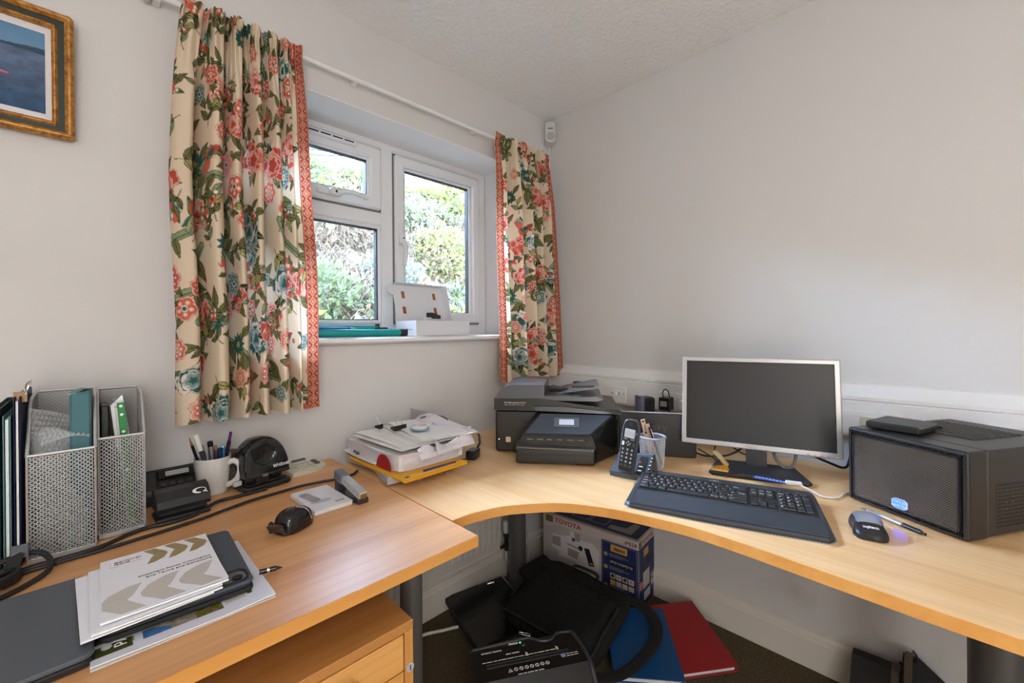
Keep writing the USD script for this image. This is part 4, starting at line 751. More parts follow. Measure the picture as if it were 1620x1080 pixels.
# laptop, magazine, tablet, booklets
t = thing('laptop', 'closed dark grey laptop in the bottom left corner of the picture', 'laptop', (-1.945, -.572, Z), rz=2)
lg_ = M('laptop_grey', lin(82, 88, 97), .42, .1)
part(t, 'base', bev(rr(.345, .262, .012), .001, .010, .002), black_plastic); part(t, 'lid', bev(rr(.345, .262, .012), .011, .018, .002), lg_); part(t, 'hinge', cyl((-.12, .127, .010), (.12, .127, .010), .005), black_plastic)
t = thing('property_magazine', 'magazine with a green panel and house photo, under the tablet on the left desk', 'magazine', (-1.773, -.7095, Z))
MW, MH = .217, .26
bend = lambda x, y: .0008 + .004 * np.clip((x - .15) / .067, 0, 1) * np.clip(1 - y / .2, 0, 1) + .004 * np.clip(1 - y / .05, 0, 1) * (1 - x / MW)
part(t, 'pages', slab(MW, MH, .0016, bend, 16, 14), paper)
part(t, 'back_page', slab(MW, MH, .0006, lambda x, y: 0 * x, 6, 6), paper)
P = Print(MW, MH, .001, lin(216, 218, 232)); r = np.random.default_rng(6); P.fill(sbox(0, .018, .043, MH), L3(70, 74, 32)); P.fill(sbox(.042, .03, .0445, MH), L3(150, 146, 110))
P.fill(sbox(.053, .022, .15, .10), L3(186, 178, 168)); yy, xx = np.mgrid[0:P.ny, 0:P.nx] * .001; nz = meshkit.fbm(np.stack([xx * 160, yy * 120, 0 * xx], -1), 4, 8)
k = (xx > .053) & (xx < .15) & (yy > .022) & (yy < .10); P.a[k] = (L3(150, 138, 126) * (.35 + 1.3 * nz[k][:, None])); k2 = k & (xx < .085) & (yy < .05 - (xx - .053) * .5); P.a[k2] = L3(74, 120, 176) * (.6 + .7 * nz[k2][:, None]); k3 = k & (xx > .115) & (nz > .42); P.a[k3] = L3(96, 92, 26) * (.4 + 1.5 * nz[k3][:, None])
P.fill(sbox(.153, .03, .182, .1), L3(196, 192, 190)); P.fill(sbox(.184, .034, .192, .09), L3(92, 88, 44)); P.fill(affinity.scale(Point(.016, .040).buffer(.007), .8, 1.1), L3(235, 235, 230))
gx_, gy_ = np.meshgrid(np.linspace(0, MW, P.nx), np.linspace(0, MH, P.ny)); part(t, 'printed_cover', grid(gx_, gy_, bend(gx_, gy_) + .0018), MC('printed_picture'), smooth=True, color=P.a.reshape(-1, 3))
part(t, 'lettering', xf(text('PART', .0125, bold=True), (.036, .026, .0053), rz=90), white_ink)
t = thing('tablet', 'tablet in a dark grey folding case under the white booklets', 'tablet', (-1.667, -.550, Z + .0066), rz=-2, rx=0)
tg = M('case_grey', lin(70, 78, 90), .55)
part(t, 'case_lower', bev(rr(.186, .242, .012), .0, .007, .002), black_matt); part(t, 'keyboard_layer', bev(rr(.182, .236, .012), .0072, .0125, .0015), M('case_dark', lin(40, 44, 52), .5)); part(t, 'case_back', bev(rr(.186, .242, .012), .0127, .0185, .002), tg)
cm = part(t, 'camera_cutout', prism(affinity.translate(rr(.044, .044, .014).difference(rr(.038, .038, .012)), .066, -.094), .0175, .0212), M('case_rim', lin(30, 33, 40), .45)); part(cm, 'camera_recess', bev(rr(.038, .038, .012, .066, -.094), .0176, .0188, .0004), M('tablet_back', lin(128, 134, 148), .35, .6)); part(cm, 'camera_lens', xf(lathe([(0, 0), (.008, 0), (.008, .0022), (.006, .0028), (.004, .0022), (0, .002)], 24), (.072, -.100, .0186)), black_gloss)
for k in range(2):
    part(t, 'speaker_grille', cat_([cb(-.06 + k * .09 + i * .0028, -.0582 + k * .09 + i * .0028, -.1217, -.120, .003, .0055, .0002) for i in range(12)]), gasket)
part(t, 'case_hinge', cb(-.09, .03, .1195, .124, .002, .016, .002), black_matt)
goldp = M('print_gold', lin(150, 132, 92), .4); greyp = M('print_silver', lin(194, 190, 186), .45); cov = M('booklet_white', lin(232, 234, 244), .45)
def chevron(w, h, flip):   # a rounded, bent leaf-like arrow
    a = [(0, h * .5), (w * .5, h * .5), (w * .98, h * .05), (w, -h * .1), (w * .8, -h * .34), (w * .38, -h * .5), (w * .05, -h * .52), (w * .3, -h * .1), (w * .42, .0)]
    q = Polygon(a).buffer(.0025).buffer(-.0025); return affinity.scale(q, -1, -1, origin=(w / 2, 0)) if flip else q
def policy(label, x, y, z, rz, th):
    t = thing('policy_booklet', label, 'booklet', (x, y, z), rz=rz); W2, H2 = .148, .212
    part(t, 'pages', slab(W2, H2 - .002, th, lambda x, y: 0 * x, 6, 6), paper); part(t, 'cover', slab(W2, H2, .0007, lambda x, y: th + .0003 + .003 * np.clip((x / W2), 0, 1) * np.clip(1 - y / .06, 0, 1), 14, 14), cov)
    return t
TZ = Z + .0066 + .0187
policy('lowest of the three white policy booklets on the tablet, poking out at the left', -1.782, -.680, TZ, 2.5, .0025)
policy('middle one of the three white policy booklets on the tablet', -1.772, -.684, TZ + .0065, 1, .0025)
t = policy('topmost white policy booklet with gold chevrons and printed title', -1.763, -.675, TZ + .013, -.5, .0025)
cz_ = lambda x, y: .0025 + .001 + .003 * np.clip(x / .148, 0, 1) * np.clip(1 - y / .06, 0, 1)
for i in range(3):
    part(t, 'gold_chevron', xf(prism(chevron(.031, .058, False), 0, .0003), (.056 + i * .0288, .178, .0038)), goldp); 
for i in range(3):
    q = chevron(.052, .085, True); q = affinity.translate(q, -.002 + i * .046, .042).intersection(sbox(.0015, .003, .146, .2))
    g = prism(q, 0, .0003); g = xf(g, (0, 0, .0036)); V = g.vertices; V[:, 2] += .003 * np.clip(V[:, 0] / .148, 0, 1) * np.clip(1 - V[:, 1] / .06, 0, 1); g.vertices = V; part(t, 'silver_chevron', g, greyp)
part(t, 'lettering', xf(text('Important Policy Information', .0046, sx=1.12), (.044, .106, .0038)), M('ink_olive', lin(92, 88, 82), .5)); part(t, 'lettering', xf(text('and Terms and Conditions', .0046, sx=1.12), (.053, .096, .0038)), M('ink_olive'))
part(t, 'lettering', xf(text('Sentinel', .0052, sx=1.3), (.0165, .188, .0038)), M('ink_rose', lin(140, 104, 96), .5)); part(t, 'lettering', xf(text('Gold', .0052, sx=1.3), (.0165, .180, .0038)), M('ink_olive'))
part(t, 'printed_line', cat_([box(.012, .0125, .174, .196, .0036, .0039), box(.012, .024, .174, .1745, .0036, .0039), box(.036, .052, .178, .1785, .0036, .0039)]), greyp)
t = thing('pen', 'slim black pen poking out from under the right side of the tablet', 'pen', (-1.56, -.628, Z + .0092), rz=-14)
part(t, 'barrel', cyl((0, 0, 0), (.026, 0, 0), .0042, n=14), black_gloss); part(t, 'grip_ring', cyl((.012, 0, 0), (.016, 0, 0), .0046, n=14), chrome); part(t, 'tip', cyl((.026, 0, 0), (.036, 0, -.0015), .0036, .0008, 14), black_plastic)
# ================= paper pile at the joint of the desks =================
Z2 = CD + .0004
film = M('grey_plastic_wallet', lin(186, 182, 186), .3)
t = thing('document_wallet', 'grey plastic wallet of papers bulging under the left side of the paper pile', 'folder', (-1.168, -.385, RD + .0006), rz=-3)
r = np.random.default_rng(3)
part(t, 'lower_cover', xf(slab(.085, .31, .022, lambda x, y: .0 * x, 10, 20, lambda x, y: (x - .012 * np.cos(y * 20), y)), (0, 0, 0)), film)
for k in range(5): part(t, 'sheet', xf(slab(.09, .2, .0012, lambda x, y, k=k: .002 * np.sin(y * 14 + k) + .008 * np.clip(y - .1, 0, 1) * 4 * (k / 5), 8, 16), (.004 - .003 * k, .11, .0235 + .0030 * k), rz=1.2 * k), paper if k % 2 else paper_grey)
for k in range(4): part(t, 'printed_line', xf(box(-.002, .05, 0, .0016, 0, .0004), (.004, .2 - .011 * k, .0425), rz=6), grey_ink)
t = thing('envelope', 'yellow padded envelope sticking out of the front of the paper pile', 'envelope', (-1.165, -.452, .758), rz=2, ry=0)
yel = M('yellow_envelope', lin(226, 164, 30), .55)
part(t, 'body', cb(0, .228, 0, .33, 0, .012, .004), yel); part(t, 'flap_edge', cb(.004, .224, -.0012, .02, .0122, .0136, .0006), M('yellow_flap', lin(236, 178, 44), .5)); part(t, 'stamp_mark', box(.008, .022, .006, .016, .0137, .014), M('stamp_blue', lin(70, 72, 96), .6)); part(t, 'violet_print', prism(Polygon([(.07, .012), (.19, .012), (.2, .024), (.08, .03)]), .0137, .0142), M('violet_print', lin(66, 50, 112), .5))
for k, (x, y, l) in enumerate(((-1.09, -.40, .012), (-1.0, -.415, .008))): 
    obj('paper_scrap', hull([(x, y, CD + .0006), (x + l * 1.8, y + .004, CD + .001), (x + l, y + l * 1.2, CD + .0006), (x + l * .6, y + l * .4, CD + l * .8)]), paper, ('folded white paper scrap lying on the desk below the yellow envelope', 'smaller white scrap in the shadow of the yellow envelope')[k], 'paper')
# mailing bag: a wrinkled white polythene bag full of papers
t = thing('mailing_bag', 'white plastic mailing bag with a red disc, wrapped round the paper pile', 'mailing bag', (-1.157, -.405, .7715), rz=1.5)
bagm = M('white_polythene', lin(212, 208, 216), .28)
n1, n2 = 72, 12; a = np.linspace(0, 2 * PI, n1, endpoint=True); 
def superell(a, hw, hd, e=8): c, s = np.cos(a), np.sin(a); k = (np.abs(c) ** e + np.abs(s) ** e) ** (-1 / e); return hw * c * k, hd * s * k
A_, V_ = np.meshgrid(a, np.linspace(0, 1, n2)); bx, by = superell(A_, .128, .175)
wr = .010 * (meshkit.fbm(np.stack([bx * 22, by * 22, V_ * 2.2], -1), 3, 4) - .5) * np.sin(PI * np.clip(V_, 0, 1)) ** .5
sc = 1 - .05 * (1 - V_) + .045 * (V_ - .5) ** 2 + wr / .14
part(t, 'bag_side', grid(.128 + bx * sc, .175 + by * sc, V_ * .046 + .006 * np.sin(A_ * 5) * V_), bagm, smooth=True)
part(t, 'contents', cb(.01, .245, .012, .335, .0, .044, .003), paper_grey)
for k in range(3): part(t, 'torn_edge', xf(slab(.09, .03, .0006, lambda x, y, k=k: .012 * np.sin(x * 60 + k * 2) * np.clip(y / .03, 0, 1) + y * .5, 20, 6), (.07 + .06 * k, -.008, .026 + .004 * k), rx=30), bagm)
dk = Point(0, 0).buffer(.042).intersection(sbox(-.05, 0, .05, .05)); part(t, 'red_disc', xf(prism(dk, 0, .0006), (-.0035, .075, .002), rx=90, rz=-90), M('disc_red', lin(168, 22, 34), .4))
part(t, 'lettering', xf(text('wiggle', .010, bold=True), (-.005, .265, .014), rx=90, rz=-90), ink)
# loose sheets on top
for k in range(9):
    w_, h_ = .205 - .004 * (k % 3), .288
    t = obj('paper_sheet', slab(w_, h_, .0007, lambda x, y, k=k: .004 * np.sin(x * 11 + k) * (y / h_) + .0035 * k * 0 + .012 * np.clip(x - .12, 0, 1) * (k == 1), 14, 14), paper if k % 3 else M('cream_paper', lin(238, 236, 230), .7), ['lowest loose white sheet lying on the mailing bag', 'second loose white sheet from the bottom of the pile', 'third loose sheet from the bottom of the pile', 'fourth loose white sheet from the bottom of the pile', 'fifth sheet up in the loose papers on the mailing bag', 'sixth sheet up in the loose papers on the mailing bag', 'third loose sheet from the top of the paper pile', 'second loose sheet from the top, under the topmost page', 'topmost loose white page under the round badge'][k], 'paper', (-1.137 + .009 * k + (.01 if k > 4 else 0), -.385 + .004 * k - (.015 if k > 5 else 0), .8235 + .0052 * 1 + .0019 * k), rz=[3, -2, 4, 0, -6, -9, -7, -11, -8][k], group=None)
t = thing('crumpled_bag', 'crumpled white printed bag standing up along the right side of the paper pile', 'bag', (-.962, -.10, .812), rz=-86)
fzb = lambda x, y: .010 * meshkit.fbm(np.stack([x * 18, y * 18, 0 * x], -1), 3, 3) + .55 * y + .012 * np.sin(x * 21)
part(t, 'sheet', slab(.285, .075, .001, fzb, 34, 14), bagm, smooth=True)
for k in range(3):
    m = xf(text('wiggle', .0075, bold=True), (.03 + .085 * k, .050 - .012 * k, 0)); V = m.vertices.copy(); V[:, 2] = V[:, 2] + fzb(V[:, 0], V[:, 1]) + .0012; m.vertices = V; part(t, 'lettering', m, [ink, grey_ink, grey_ink][k])
t = thing('bookend', 'upright brushed steel bookend plate behind the paper pile', 'bookend', (-.872, -.128, Z2), rz=-90)
part(t, 'plate', cb(-.125, .125, -.0012, .0012, 0, .134, .001), steel); part(t, 'foot', cb(-.1, .1, 0, .06, 0, .0022, .001), steel)
t = thing('badge', 'round white badge with pink and blue print, on top of the papers', 'badge', (-1.0, -.268, .8535), rx=3)
part(t, 'back', lathe([(0, 0), (.030, 0), (.0315, .003), (.0305, .006), (0, .006)]), M('badge_blue', lin(122, 162, 178), .3)); part(t, 'face', lathe([(0, .0062), (.0295, .0062), (.026, .0088), (.015, .0105), (0, .011)]), M('badge_white', lin(228, 228, 232), .25))
part(t, 'pink_print', prism(affinity.translate(affinity.scale(Point(0, 0).buffer(.011), 1.3, .6), .008, -.006), .0098, .0112), M('badge_pink', lin(236, 150, 158), .3)); part(t, 'blue_print', cat_([prism(affinity.translate(rr(.004, .006, .001), -.018 + .008 * k, .010), .0094, .0106) for k in range(4)]), M('badge_blue'))
def clip(label, loc, rz, w):
    t = thing('binder_clip', label, 'clip', loc, rz=rz); pr = prism(Polygon([(-.008, -.009), (.008, -.009), (.003, .012), (-.003, .012)]), -w / 2, w / 2); V = pr.vertices.copy(); pr.vertices = np.stack([V[:, 2], V[:, 1], V[:, 0]], 1); pr.fix_normals()
    part(t, 'jaw', pr, black_gloss); part(t, 'wire_lever', tube([(-w * .2, -.006, .008), (-w * .22, -.0, .02), (-.004, .008, .034), (.004, .008, .034), (w * .22, 0, .02), (w * .2, -.006, .008)], .0012, n=6), chrome); part(t, 'wire_lever', tube([(-w * .2, -.006, -.006), (-w * .1, .02, -.006), (0, .028, -.005), (w * .1, .02, -.006), (w * .2, -.006, -.006)], .0012, n=6), chrome)
clip('black binder clip with raised wire loop, beside the round badge', (-1.035, -.195, .8525), 8, .050); clip('smaller black clip with a thin wire loop, at the back left of the papers', (-1.066, -.118, .8485), 20, .018)
t = thing('power_adapter', 'small black power adapter lying on the desk between papers and printer', 'adapter', (-.838, -.348, Z2), rz=-62, group=None)
part(t, 'housing', rb(-.017, .017, -.026, .026, 0, .030, .004), black_plastic); part(t, 'rating_label', cb(-.0125, .0125, -.016, .018, .0299, .0304, .0002), M('label_grey', lin(92, 104, 118), .4)); part(t, 'lead', tube([(0, .026, .016), (.0, .05, .03), (-.01, .09, .03), (-.04, .16, .02), (-.075, .25, .006), (-.1, .30, .004)], .0042, n=8), cab); part(t, 'strain_relief', cyl((0, .026, .016), (0, .042, .025), .006, .0045, 12), M('white_cap'))
part(t, 'output_lead', tube([(0, -.026, .014), (-.01, -.045, .01), (-.05, -.05, .004), (-.09, -.03, .003)], .0022, n=6), cab)
# ================= printer =================
t = thing('printer', 'black inkjet printer with a small touch screen, under the right curtain', 'printer', (-.735, -.351, Z2), rz=-53)
pb = M('printer_black', (.020, .018, .017), .36); pg = M('printer_gloss', (.010, .011, .012), .12); ptop = M('printer_top', (.05, .051, .057), .26, spec=.9)
part(t, 'body', rb(0, .435, 0, .30, .004, .150, .008), pb)
part(t, 'front_wedge', hull([(.15, .01, .148), (.43, .01, .148), (.158, -.022, .146), (.418, -.022, .143), (.100, -.112, .060), (.352, -.112, .056), (.085, .01, .03), (.435, .01, .03), (.112, -.112, .096), (.338, -.112, .097)]), pg, smooth=20)
part(t, 'control_panel', xf(hull([(.168, -.025, .1475), (.408, -.025, .1455), (.122, -.108, .0992), (.333, -.108, .0995)] + [(.168, -.025, .1400), (.408, -.025, .1380), (.122, -.108, .0922), (.333, -.108, .0925)]), (0, -.0006, .0008)), M('panel_grey', lin(58, 64, 70), .22))
th_ = math.degrees(math.atan2(.0475, .083))
sp_ = part(t, 'touch_screen', xf(bev(rr(.086, .046, .003), 0, .0025, .0008), (.257, -.063, .1262), rx=th_, ry=.3), M('screen_bezel', lin(86, 90, 94), .3)); part(sp_, 'display', xf(bev(rr(.050, .027, .001), .0024, .0031, .0003), (.257, -.063, .1262), rx=th_), M('lcd_white', lin(206, 212, 222), .3))
part(t, 'output_slot', box(.118, .325, -.1135, -.10, .068, .090), gasket)
for k, l in enumerate((.026, .03, .022, .024, .03, .026)): part(t, 'size_mark', box(.128 + .033 * k, .128 + .033 * k + l * .7, -.1140, -.113, .0795, .081), grey_ink)
part(t, 'tray_top', hull([(.088, -.06, .062), (.088, -.112, .060), (.352, -.112, .056), (.352, -.06, .06), (.094, -.128, .058), (.345, -.128, .055), (.094, -.128, .052), (.345, -.128, .049), (.088, -.06, .05), (.352, -.06, .05)]), ptop)
part(t, 'paper_tray', minus(rb(.092, .348, -.126, .05, .003, .052, .006), cb(.165, .285, -.14, -.117, -.01, .016, .002)), pb); part(t, 'tray_seam', box(.094, .346, -.1264, -.12, .0335, .0350), gasket)
part(t, 'right_side_panel', hull([(.352, -.10, .004), (.352, -.10, .056), (.42, -.0, .004), (.432, -.0, .13), (.345, -.09, .09), (.34, -.05, .01)]), pg)
part(t, 'scanner_body', hull([(x, y, z) for x, z in ((-.003, .153), (-.003, .194), (.15, .198), (.20, .178), (.44, .160), (.444, .150)) for y in (-.004, .30)]), pb, smooth=20)
part(t, 'scanner_lid', hull([(x, y, z) for x, z in ((.14, .170), (.24, .171), (.44, .152), (.445, .147), (.15, .155)) for y in (-.016, .29)]), ptop)
part(t, 'feeder_cover', hull([(x, y, z) for x, z, a in ((-.003, .1945, 0), (.0, .200, 0), (.03, .236, .01), (.06, .242, .014), (.178, .243, .014), (.178, .196, 0)) for y in (-.004 + a, .285)]), ptop, smooth=25)
part(t, 'feeder_base', hull([(x, y, z) for x, z in ((.15, .190), (.178, .205), (.36, .203), (.385, .194), (.36, .188)) for y in (0, .28)]), ptop)
part(t, 'feeder_recess', box(.179, .27, .03, .26, .2035, .2065), gasket); part(t, 'input_tray', hull([(x, y, z) for x, z in ((.23, .206), (.245, .212), (.37, .238), (.375, .234), (.36, .226)) for y in (.05, .25)]), ptop); part(t, 'tray_slot', xf(box(.275, .355, .045, .06, -.002, .004), (0, 0, .2245), ry=-1.5), gasket)
part(t, 'paper_guide', hull([(.19, .10, .2065), (.26, .10, .2065), (.2, .10, .232), (.26, .10, .222), (.19, .11, .2065), (.26, .11, .2065), (.2, .11, .232), (.26, .11, .222)]), pg)
part(t, 'lettering', xf(text('HP OfficeJet Pro 6970', .0052, bold=True), (.034, -.0046, .178), rx=90), M('pale_print', lin(200, 190, 176), .5)); part(t, 'lettering', xf(text('PRINT  FAX  SCAN  COPY  WEB', .0034), (.034, -.0046, .171), rx=90), M('pale_print')); part(t, 'lettering', xf(text('OfficeJet Pro', .007), (.085, .1, .2432)), M('mark_grey', lin(60, 60, 66), .4))
part(t, 'sticker', xf(bev(rr(.018, .019, .002), 0, .0006, .0002), (.047, -.0002, .047), rx=90), M('sticker_beige', lin(206, 190, 164), .5)); part(t, 'power_button', xf(bev(rr(.018, .008, .003), 0, .0012, .0004), (.018, -.0002, .048), rx=90), gasket); part(t, 'power_light', xf(cyl((0, 0, 0), (0, 0, .001), .0022, n=12), (.0135, -.0014, .048), rx=90), usdkit.material(stage, '/World/Looks/power_light', {"e": ("emission", {"color": (.85, .92, 1), "strength": 1.6})}, [], surface="e.emission"))
# ================= router, speaker, phone, pen pot =================
t = thing('router', 'flat black broadband router standing on edge between the phone and the monitor', 'router', (-.437, -.700, Z2), rz=-59.6)
rm = bev(rr(.256, .148, .008, .108, .074), 0, .026, .003); part(t, 'body', xf(rm, (0, .026, 0), rx=90), M('router_black', (.012, .011, .010), .42))
part(t, 'lettering', xf(text('sky', .020, sx=1.15), (.092, -.0006, .090), rx=90), M('router_logo', lin(74, 70, 68), .3)); part(t, 'top_strip', cb(-.012, .228, .002, .024, .1478, .1486, .0003), M('dusty_grey', lin(168, 166, 168), .6))
t = thing('speaker', 'small dark computer speaker with a lilac-grey front, standing behind the router', 'speaker', (-.165, -.634, Z2), rz=-118)
part(t, 'cabinet', hull([(x, y, z) for x in (-.026, .026) for y in (-.02, .03) for z in (0, .158)] + [(x, y, .164) for x in (-.02, .02) for y in (-.01, .022)]), M('speaker_black', (.02, .02, .024), .4))
part(t, 'front_baffle', hull([(x, y, z) for x, y in ((-.028, -.02), (.028, -.02), (-.02, -.032), (.02, -.032)) for z in (0.0, .168)]), M('speaker_grey', lin(104, 104, 124), .5)); part(t, 'grille_ribs', cat_([cb(-.018 + .0075 * k, -.0150 + .0075 * k, -.0335, -.031, .012, .155, .001) for k in range(5)]), M('speaker_grey'))
t = thing('answering_machine', 'dark grey phone base with answering machine buttons, beside the mesh pen pot', 'telephone', (-.652, -.802, Z2), rz=-80)
pgm = M('phone_grey', lin(64, 72, 80), .4)
ba = hull([(x, y, z) for x, y, z in ((-.022, -.004, 0), (.098, -.004, 0), (-.022, .08, 0), (.098, .08, 0), (-.024, -.004, .014), (.1, -.004, .016), (-.018, .06, .05), (.088, .062, .062), (-.018, .08, .05), (.088, .08, .062))]); part(t, 'base', ba, pgm, smooth=25)
sl = math.degrees(math.atan2(.045, .066))
def on_slope(m, x, v): return xf(m, (x, -.003 + v * math.cos(math.radians(sl)), .0162 + v * math.sin(math.radians(sl))), rx=sl)
part(t, 'button_panel', on_slope(bev(rr(.026, .066, .006), 0, .0018, .0006), .066, .036), M('phone_dark', (.014, .015, .017), .3)); 
for k in range(2): part(t, 'button', on_slope(bev(rr(.016, .009, .003), .0016, .0036, .0008), .064, .014 + .015 * k), dark_grey); part(t, 'button_mark', on_slope(box(-.005, .005, -.0016, .0016, .0036, .004), .064, .014 + .015 * k), white_ink)
part(t, 'message_light', on_slope(xf(trimesh.creation.icosphere(2, .0045), s=(1, 1, .5)), .057, .046).copy(), usdkit.material(stage, '/World/Looks/red_light', {"e": ("emission", {"color": (1, .08, .05), "strength": 1.4})}, [], surface="e.emission"))
for k in range(5): part(t, 'round_button', on_slope(cyl((0, 0, 0), (0, 0, .003), .0048, .0042, 16), .088, .012 + .0135 * k), dark_grey); part(t, 'button_mark', on_slope(box(-.0025, .0025, -.0015, .0015, .003, .0034), .088, .012 + .0135 * k), white_ink)
t = thing('cordless_handset', 'grey cordless telephone handset standing upright in its base', 'telephone', (-.6525, -.828, Z2 + .0165), rz=-80, rx=-9, ry=6)
hs = Polygon([(-.020, .004), (.020, .004), (.0245, .02), (.0235, .10), (.026, .128), (.0215, .150), (.011, .158), (-.011, .158), (-.0215, .150), (-.026, .128), (-.0235, .10), (-.0245, .02)]); hs = Polygon(np.array(spline([(*q, 0) for q in hs.exterior.coords], 4))[:, :2])
hg = M('handset_grey', lin(58, 62, 68), .38); part(t, 'shell', xf(bev(hs.simplify(.0003), 0, .019, .004), (0, .009, 0), rx=90), hg, smooth=25)
def on_front(m, x, z): return xf(m, (x, -.0098, z), rx=90)
part(t, 'face_plate', on_front(bev(hs.buffer(-.004).simplify(.0003), 0, .0008, .0003), 0, 0), M('phone_dark')); part(t, 'display', on_front(bev(rr(.031, .026, .002), .0006, .0016, .0003), 0, .117), M('lcd_silver', lin(182, 188, 194), .3)); part(t, 'display_digits', on_front(xf(text('12:37', .009), (-.012, -.004, .0017)), 0, .117), grey_ink)
part(t, 'earpiece', on_front(bev(rr(.014, .009, .004), .0006, .0014, .0003), 0, .146), gasket); part(t, 'lettering', on_front(text('Panasonic', .0042, bold=True, center=True), 0, .1375), M('pale_print'))
part(t, 'navigation_key', on_front(cyl((0, 0, .0006), (0, 0, .0022), .0078, .007, 20), 0, .088), dark_grey); part(t, 'navigation_mark', on_front(cat_([xf(box(-.0012, .0012, -.0012, .0012, .0022, .0026), (.005 * math.cos(a), .005 * math.sin(a), 0)) for a in (0, PI / 2, PI, -PI / 2)]), 0, .088), white_ink)
for s in (-1, 1): part(t, 'soft_key', on_front(bev(rr(.012, .0045, .001), .0006, .0018, .0003), s * .0105, .1), mid_grey); part(t, 'call_key', on_front(bev(rr(.007, .012, .002), .0006, .0018, .0003), s * .0155, .086), [white_ink, dark_grey][s > 0])
for i in range(5):
    for j in range(3): part(t, 'key', on_front(bev(rr(.0098, .0072, .0025), .0006, .002, .0004), (j - 1) * .0135, .070 - i * .0118), hg)
part(t, 'key_digits', on_front(cat_([xf(text(s, .0052, bold=True, center=True), ((k % 3 - 1) * .0135, .070 - (k // 3) * .0118, .0021)) for k, s in enumerate('123456789*0#')]), 0, 0), white_ink)
PX, PY = -.508, -.840
t = thing('pen_pot', 'round silver mesh pen pot beside the phone, holding wooden sticks and a pen', 'pen pot', (PX, PY, Z2)); ph, r0_, r1_ = .1, .0345, .040
ms = []
for s in (-1, 1):
    for k in range(44):
        a0 = k * 2 * PI / 44; ms.append(tube([((r0_ + (r1_ - r0_) * f) * math.cos(a0 + s * f * 1.35), (r0_ + (r1_ - r0_) * f) * math.sin(a0 + s * f * 1.35), .004 + (ph - .006) * f) for f in np.linspace(0, 1, 12)], .0007, n=4, smooth=False))
part(t, 'mesh_wall', cat_(ms), wire_mat, smooth=False); part(t, 'rim', xf(trimesh.creation.torus(r1_, .0032, major_sections=48, minor_sections=10), (0, 0, ph)), M('rim_silver', lin(176, 176, 196), .3, .3)); part(t, 'base_plate', lathe([(0, 0), (r0_, 0), (r0_ + .001, .004), (0, .004)]), silver_paint)
wd_ = MN('pale_stick_wood', lin(196, 160, 136), lin(226, 196, 172), scale=(40, 40, 4), noise=3, rough=.6)
def potstick(name, label, cat, a, b, w, th, mat, yaw):
    a, b = np.array(a), np.array(b); d = b - a; L = np.linalg.norm(d); d /= L; e = np.array([math.cos(yaw), math.sin(yaw), 0]); e -= d * (e @ d); e /= np.linalg.norm(e); n = np.cross(d, e)
    t = thing(name, label, cat, (PX, PY, Z2)); R = np.stack([e, n, d], 1)
    f = lambda m: TM(m.vertices @ R.T + a, m.faces); part(t, 'blade', f(cb(-w / 2, w / 2, -th / 2, th / 2, 0, L, .0008)), mat); return t, f, L
t, f, L = potstick('wooden_stick', 'taller pale wooden stick with dark holes in the mesh pen pot', 'stick', (.020, .006, .008), (-.012, .026, .152), .014, .004, wd_, -.9)
for z in (.143, .105): part(t, 'hole', f(xf(cyl((0, -.0023, 0), (0, .0023, 0), .0034, n=14), (0, 0, z))), gasket)
t, f, L = potstick('wooden_stick', 'shorter pale wooden stick in front, in the mesh pen pot', 'stick', (.024, -.016, .008), (-.022, .006, .142), .013, .003, M('stick_grey', lin(190, 166, 150), .6), -.9)
t = thing('pen', 'dark pen with a white clip, leaning in the mesh pen pot', 'pen', (PX, PY, Z2)); part(t, 'barrel', cyl((.026, -.02, .008), (-.018, -.004, .122), .0042, n=14), black_plastic); part(t, 'cap', cyl((-.018, -.004, .122), (-.022, -.0025, .132), .0045, .0035, 14), M('pen_maroon', lin(58, 22, 30), .4)); part(t, 'clip', tube([(-.023, -.008, .128), (-.017, -.0105, .112), (-.012, -.012, .10)], .0012, n=6), white_ink)
# ================= monitor =================
t = thing('monitor', 'flat monitor with a silver frame and dark screen, on the right desk', 'monitor', (-.309, -1.083, .798), rz=-73.7, rx=-8.2)
sil = M('monitor_silver', lin(190, 186, 182), .35, .35); MWd, MHt = .434, .287
part(t, 'frame', minus(joined([rb(-MWd / 2, MWd / 2, 0, .028, 0, MHt, .004)]), box(-MWd / 2 + .0145, MWd / 2 - .0145, -.01, .010, .0165, MHt - .0135)), sil, smooth=30)
part(t, 'inner_bezel', joined([box(-MWd / 2 + .0125, MWd / 2 - .0125, .0035, .008, .0145, .0185), box(-MWd / 2 + .0125, MWd / 2 - .0125, .0035, .008, MHt - .0155, MHt - .0115), box(-MWd / 2 + .0125, -MWd / 2 + .0165, .0035, .008, .0145, MHt - .0115), box(MWd / 2 - .0165, MWd / 2 - .0125, .0035, .008, .0145, MHt - .0115)]), black_plastic)
part(t, 'screen', box(-MWd / 2 + .0145, MWd / 2 - .0145, .0055, .0095, .0165, MHt - .0135), M('monitor_screen', (.030, .028, .026), .38, spec=.35))
part(t, 'back_shell', hull([(x, y, z) for x, y in ((-MWd / 2 + .012, .0285), (MWd / 2 - .012, .0285), (-.14, .052), (.14, .052)) for z in (.02, MHt - .02)]), black_plastic)
part(t, 'lettering', xf(text('DELL', .0075, bold=True, center=True, sx=1.3), (-.012, -.0002, .0083), rx=90), M('bezel_mark', lin(160, 156, 152), .3))
for k in range(4): part(t, 'button', cb(.128 + .016 * k, .138 + .016 * k, -.001, .001, .0035, .0062, .0005), M('button_silver', lin(168, 150, 128), .35)); part(t, 'button_mark', box(.131 + .016 * k, .135 + .016 * k, -.0004, .0002, .0085, .0098), grey_ink)
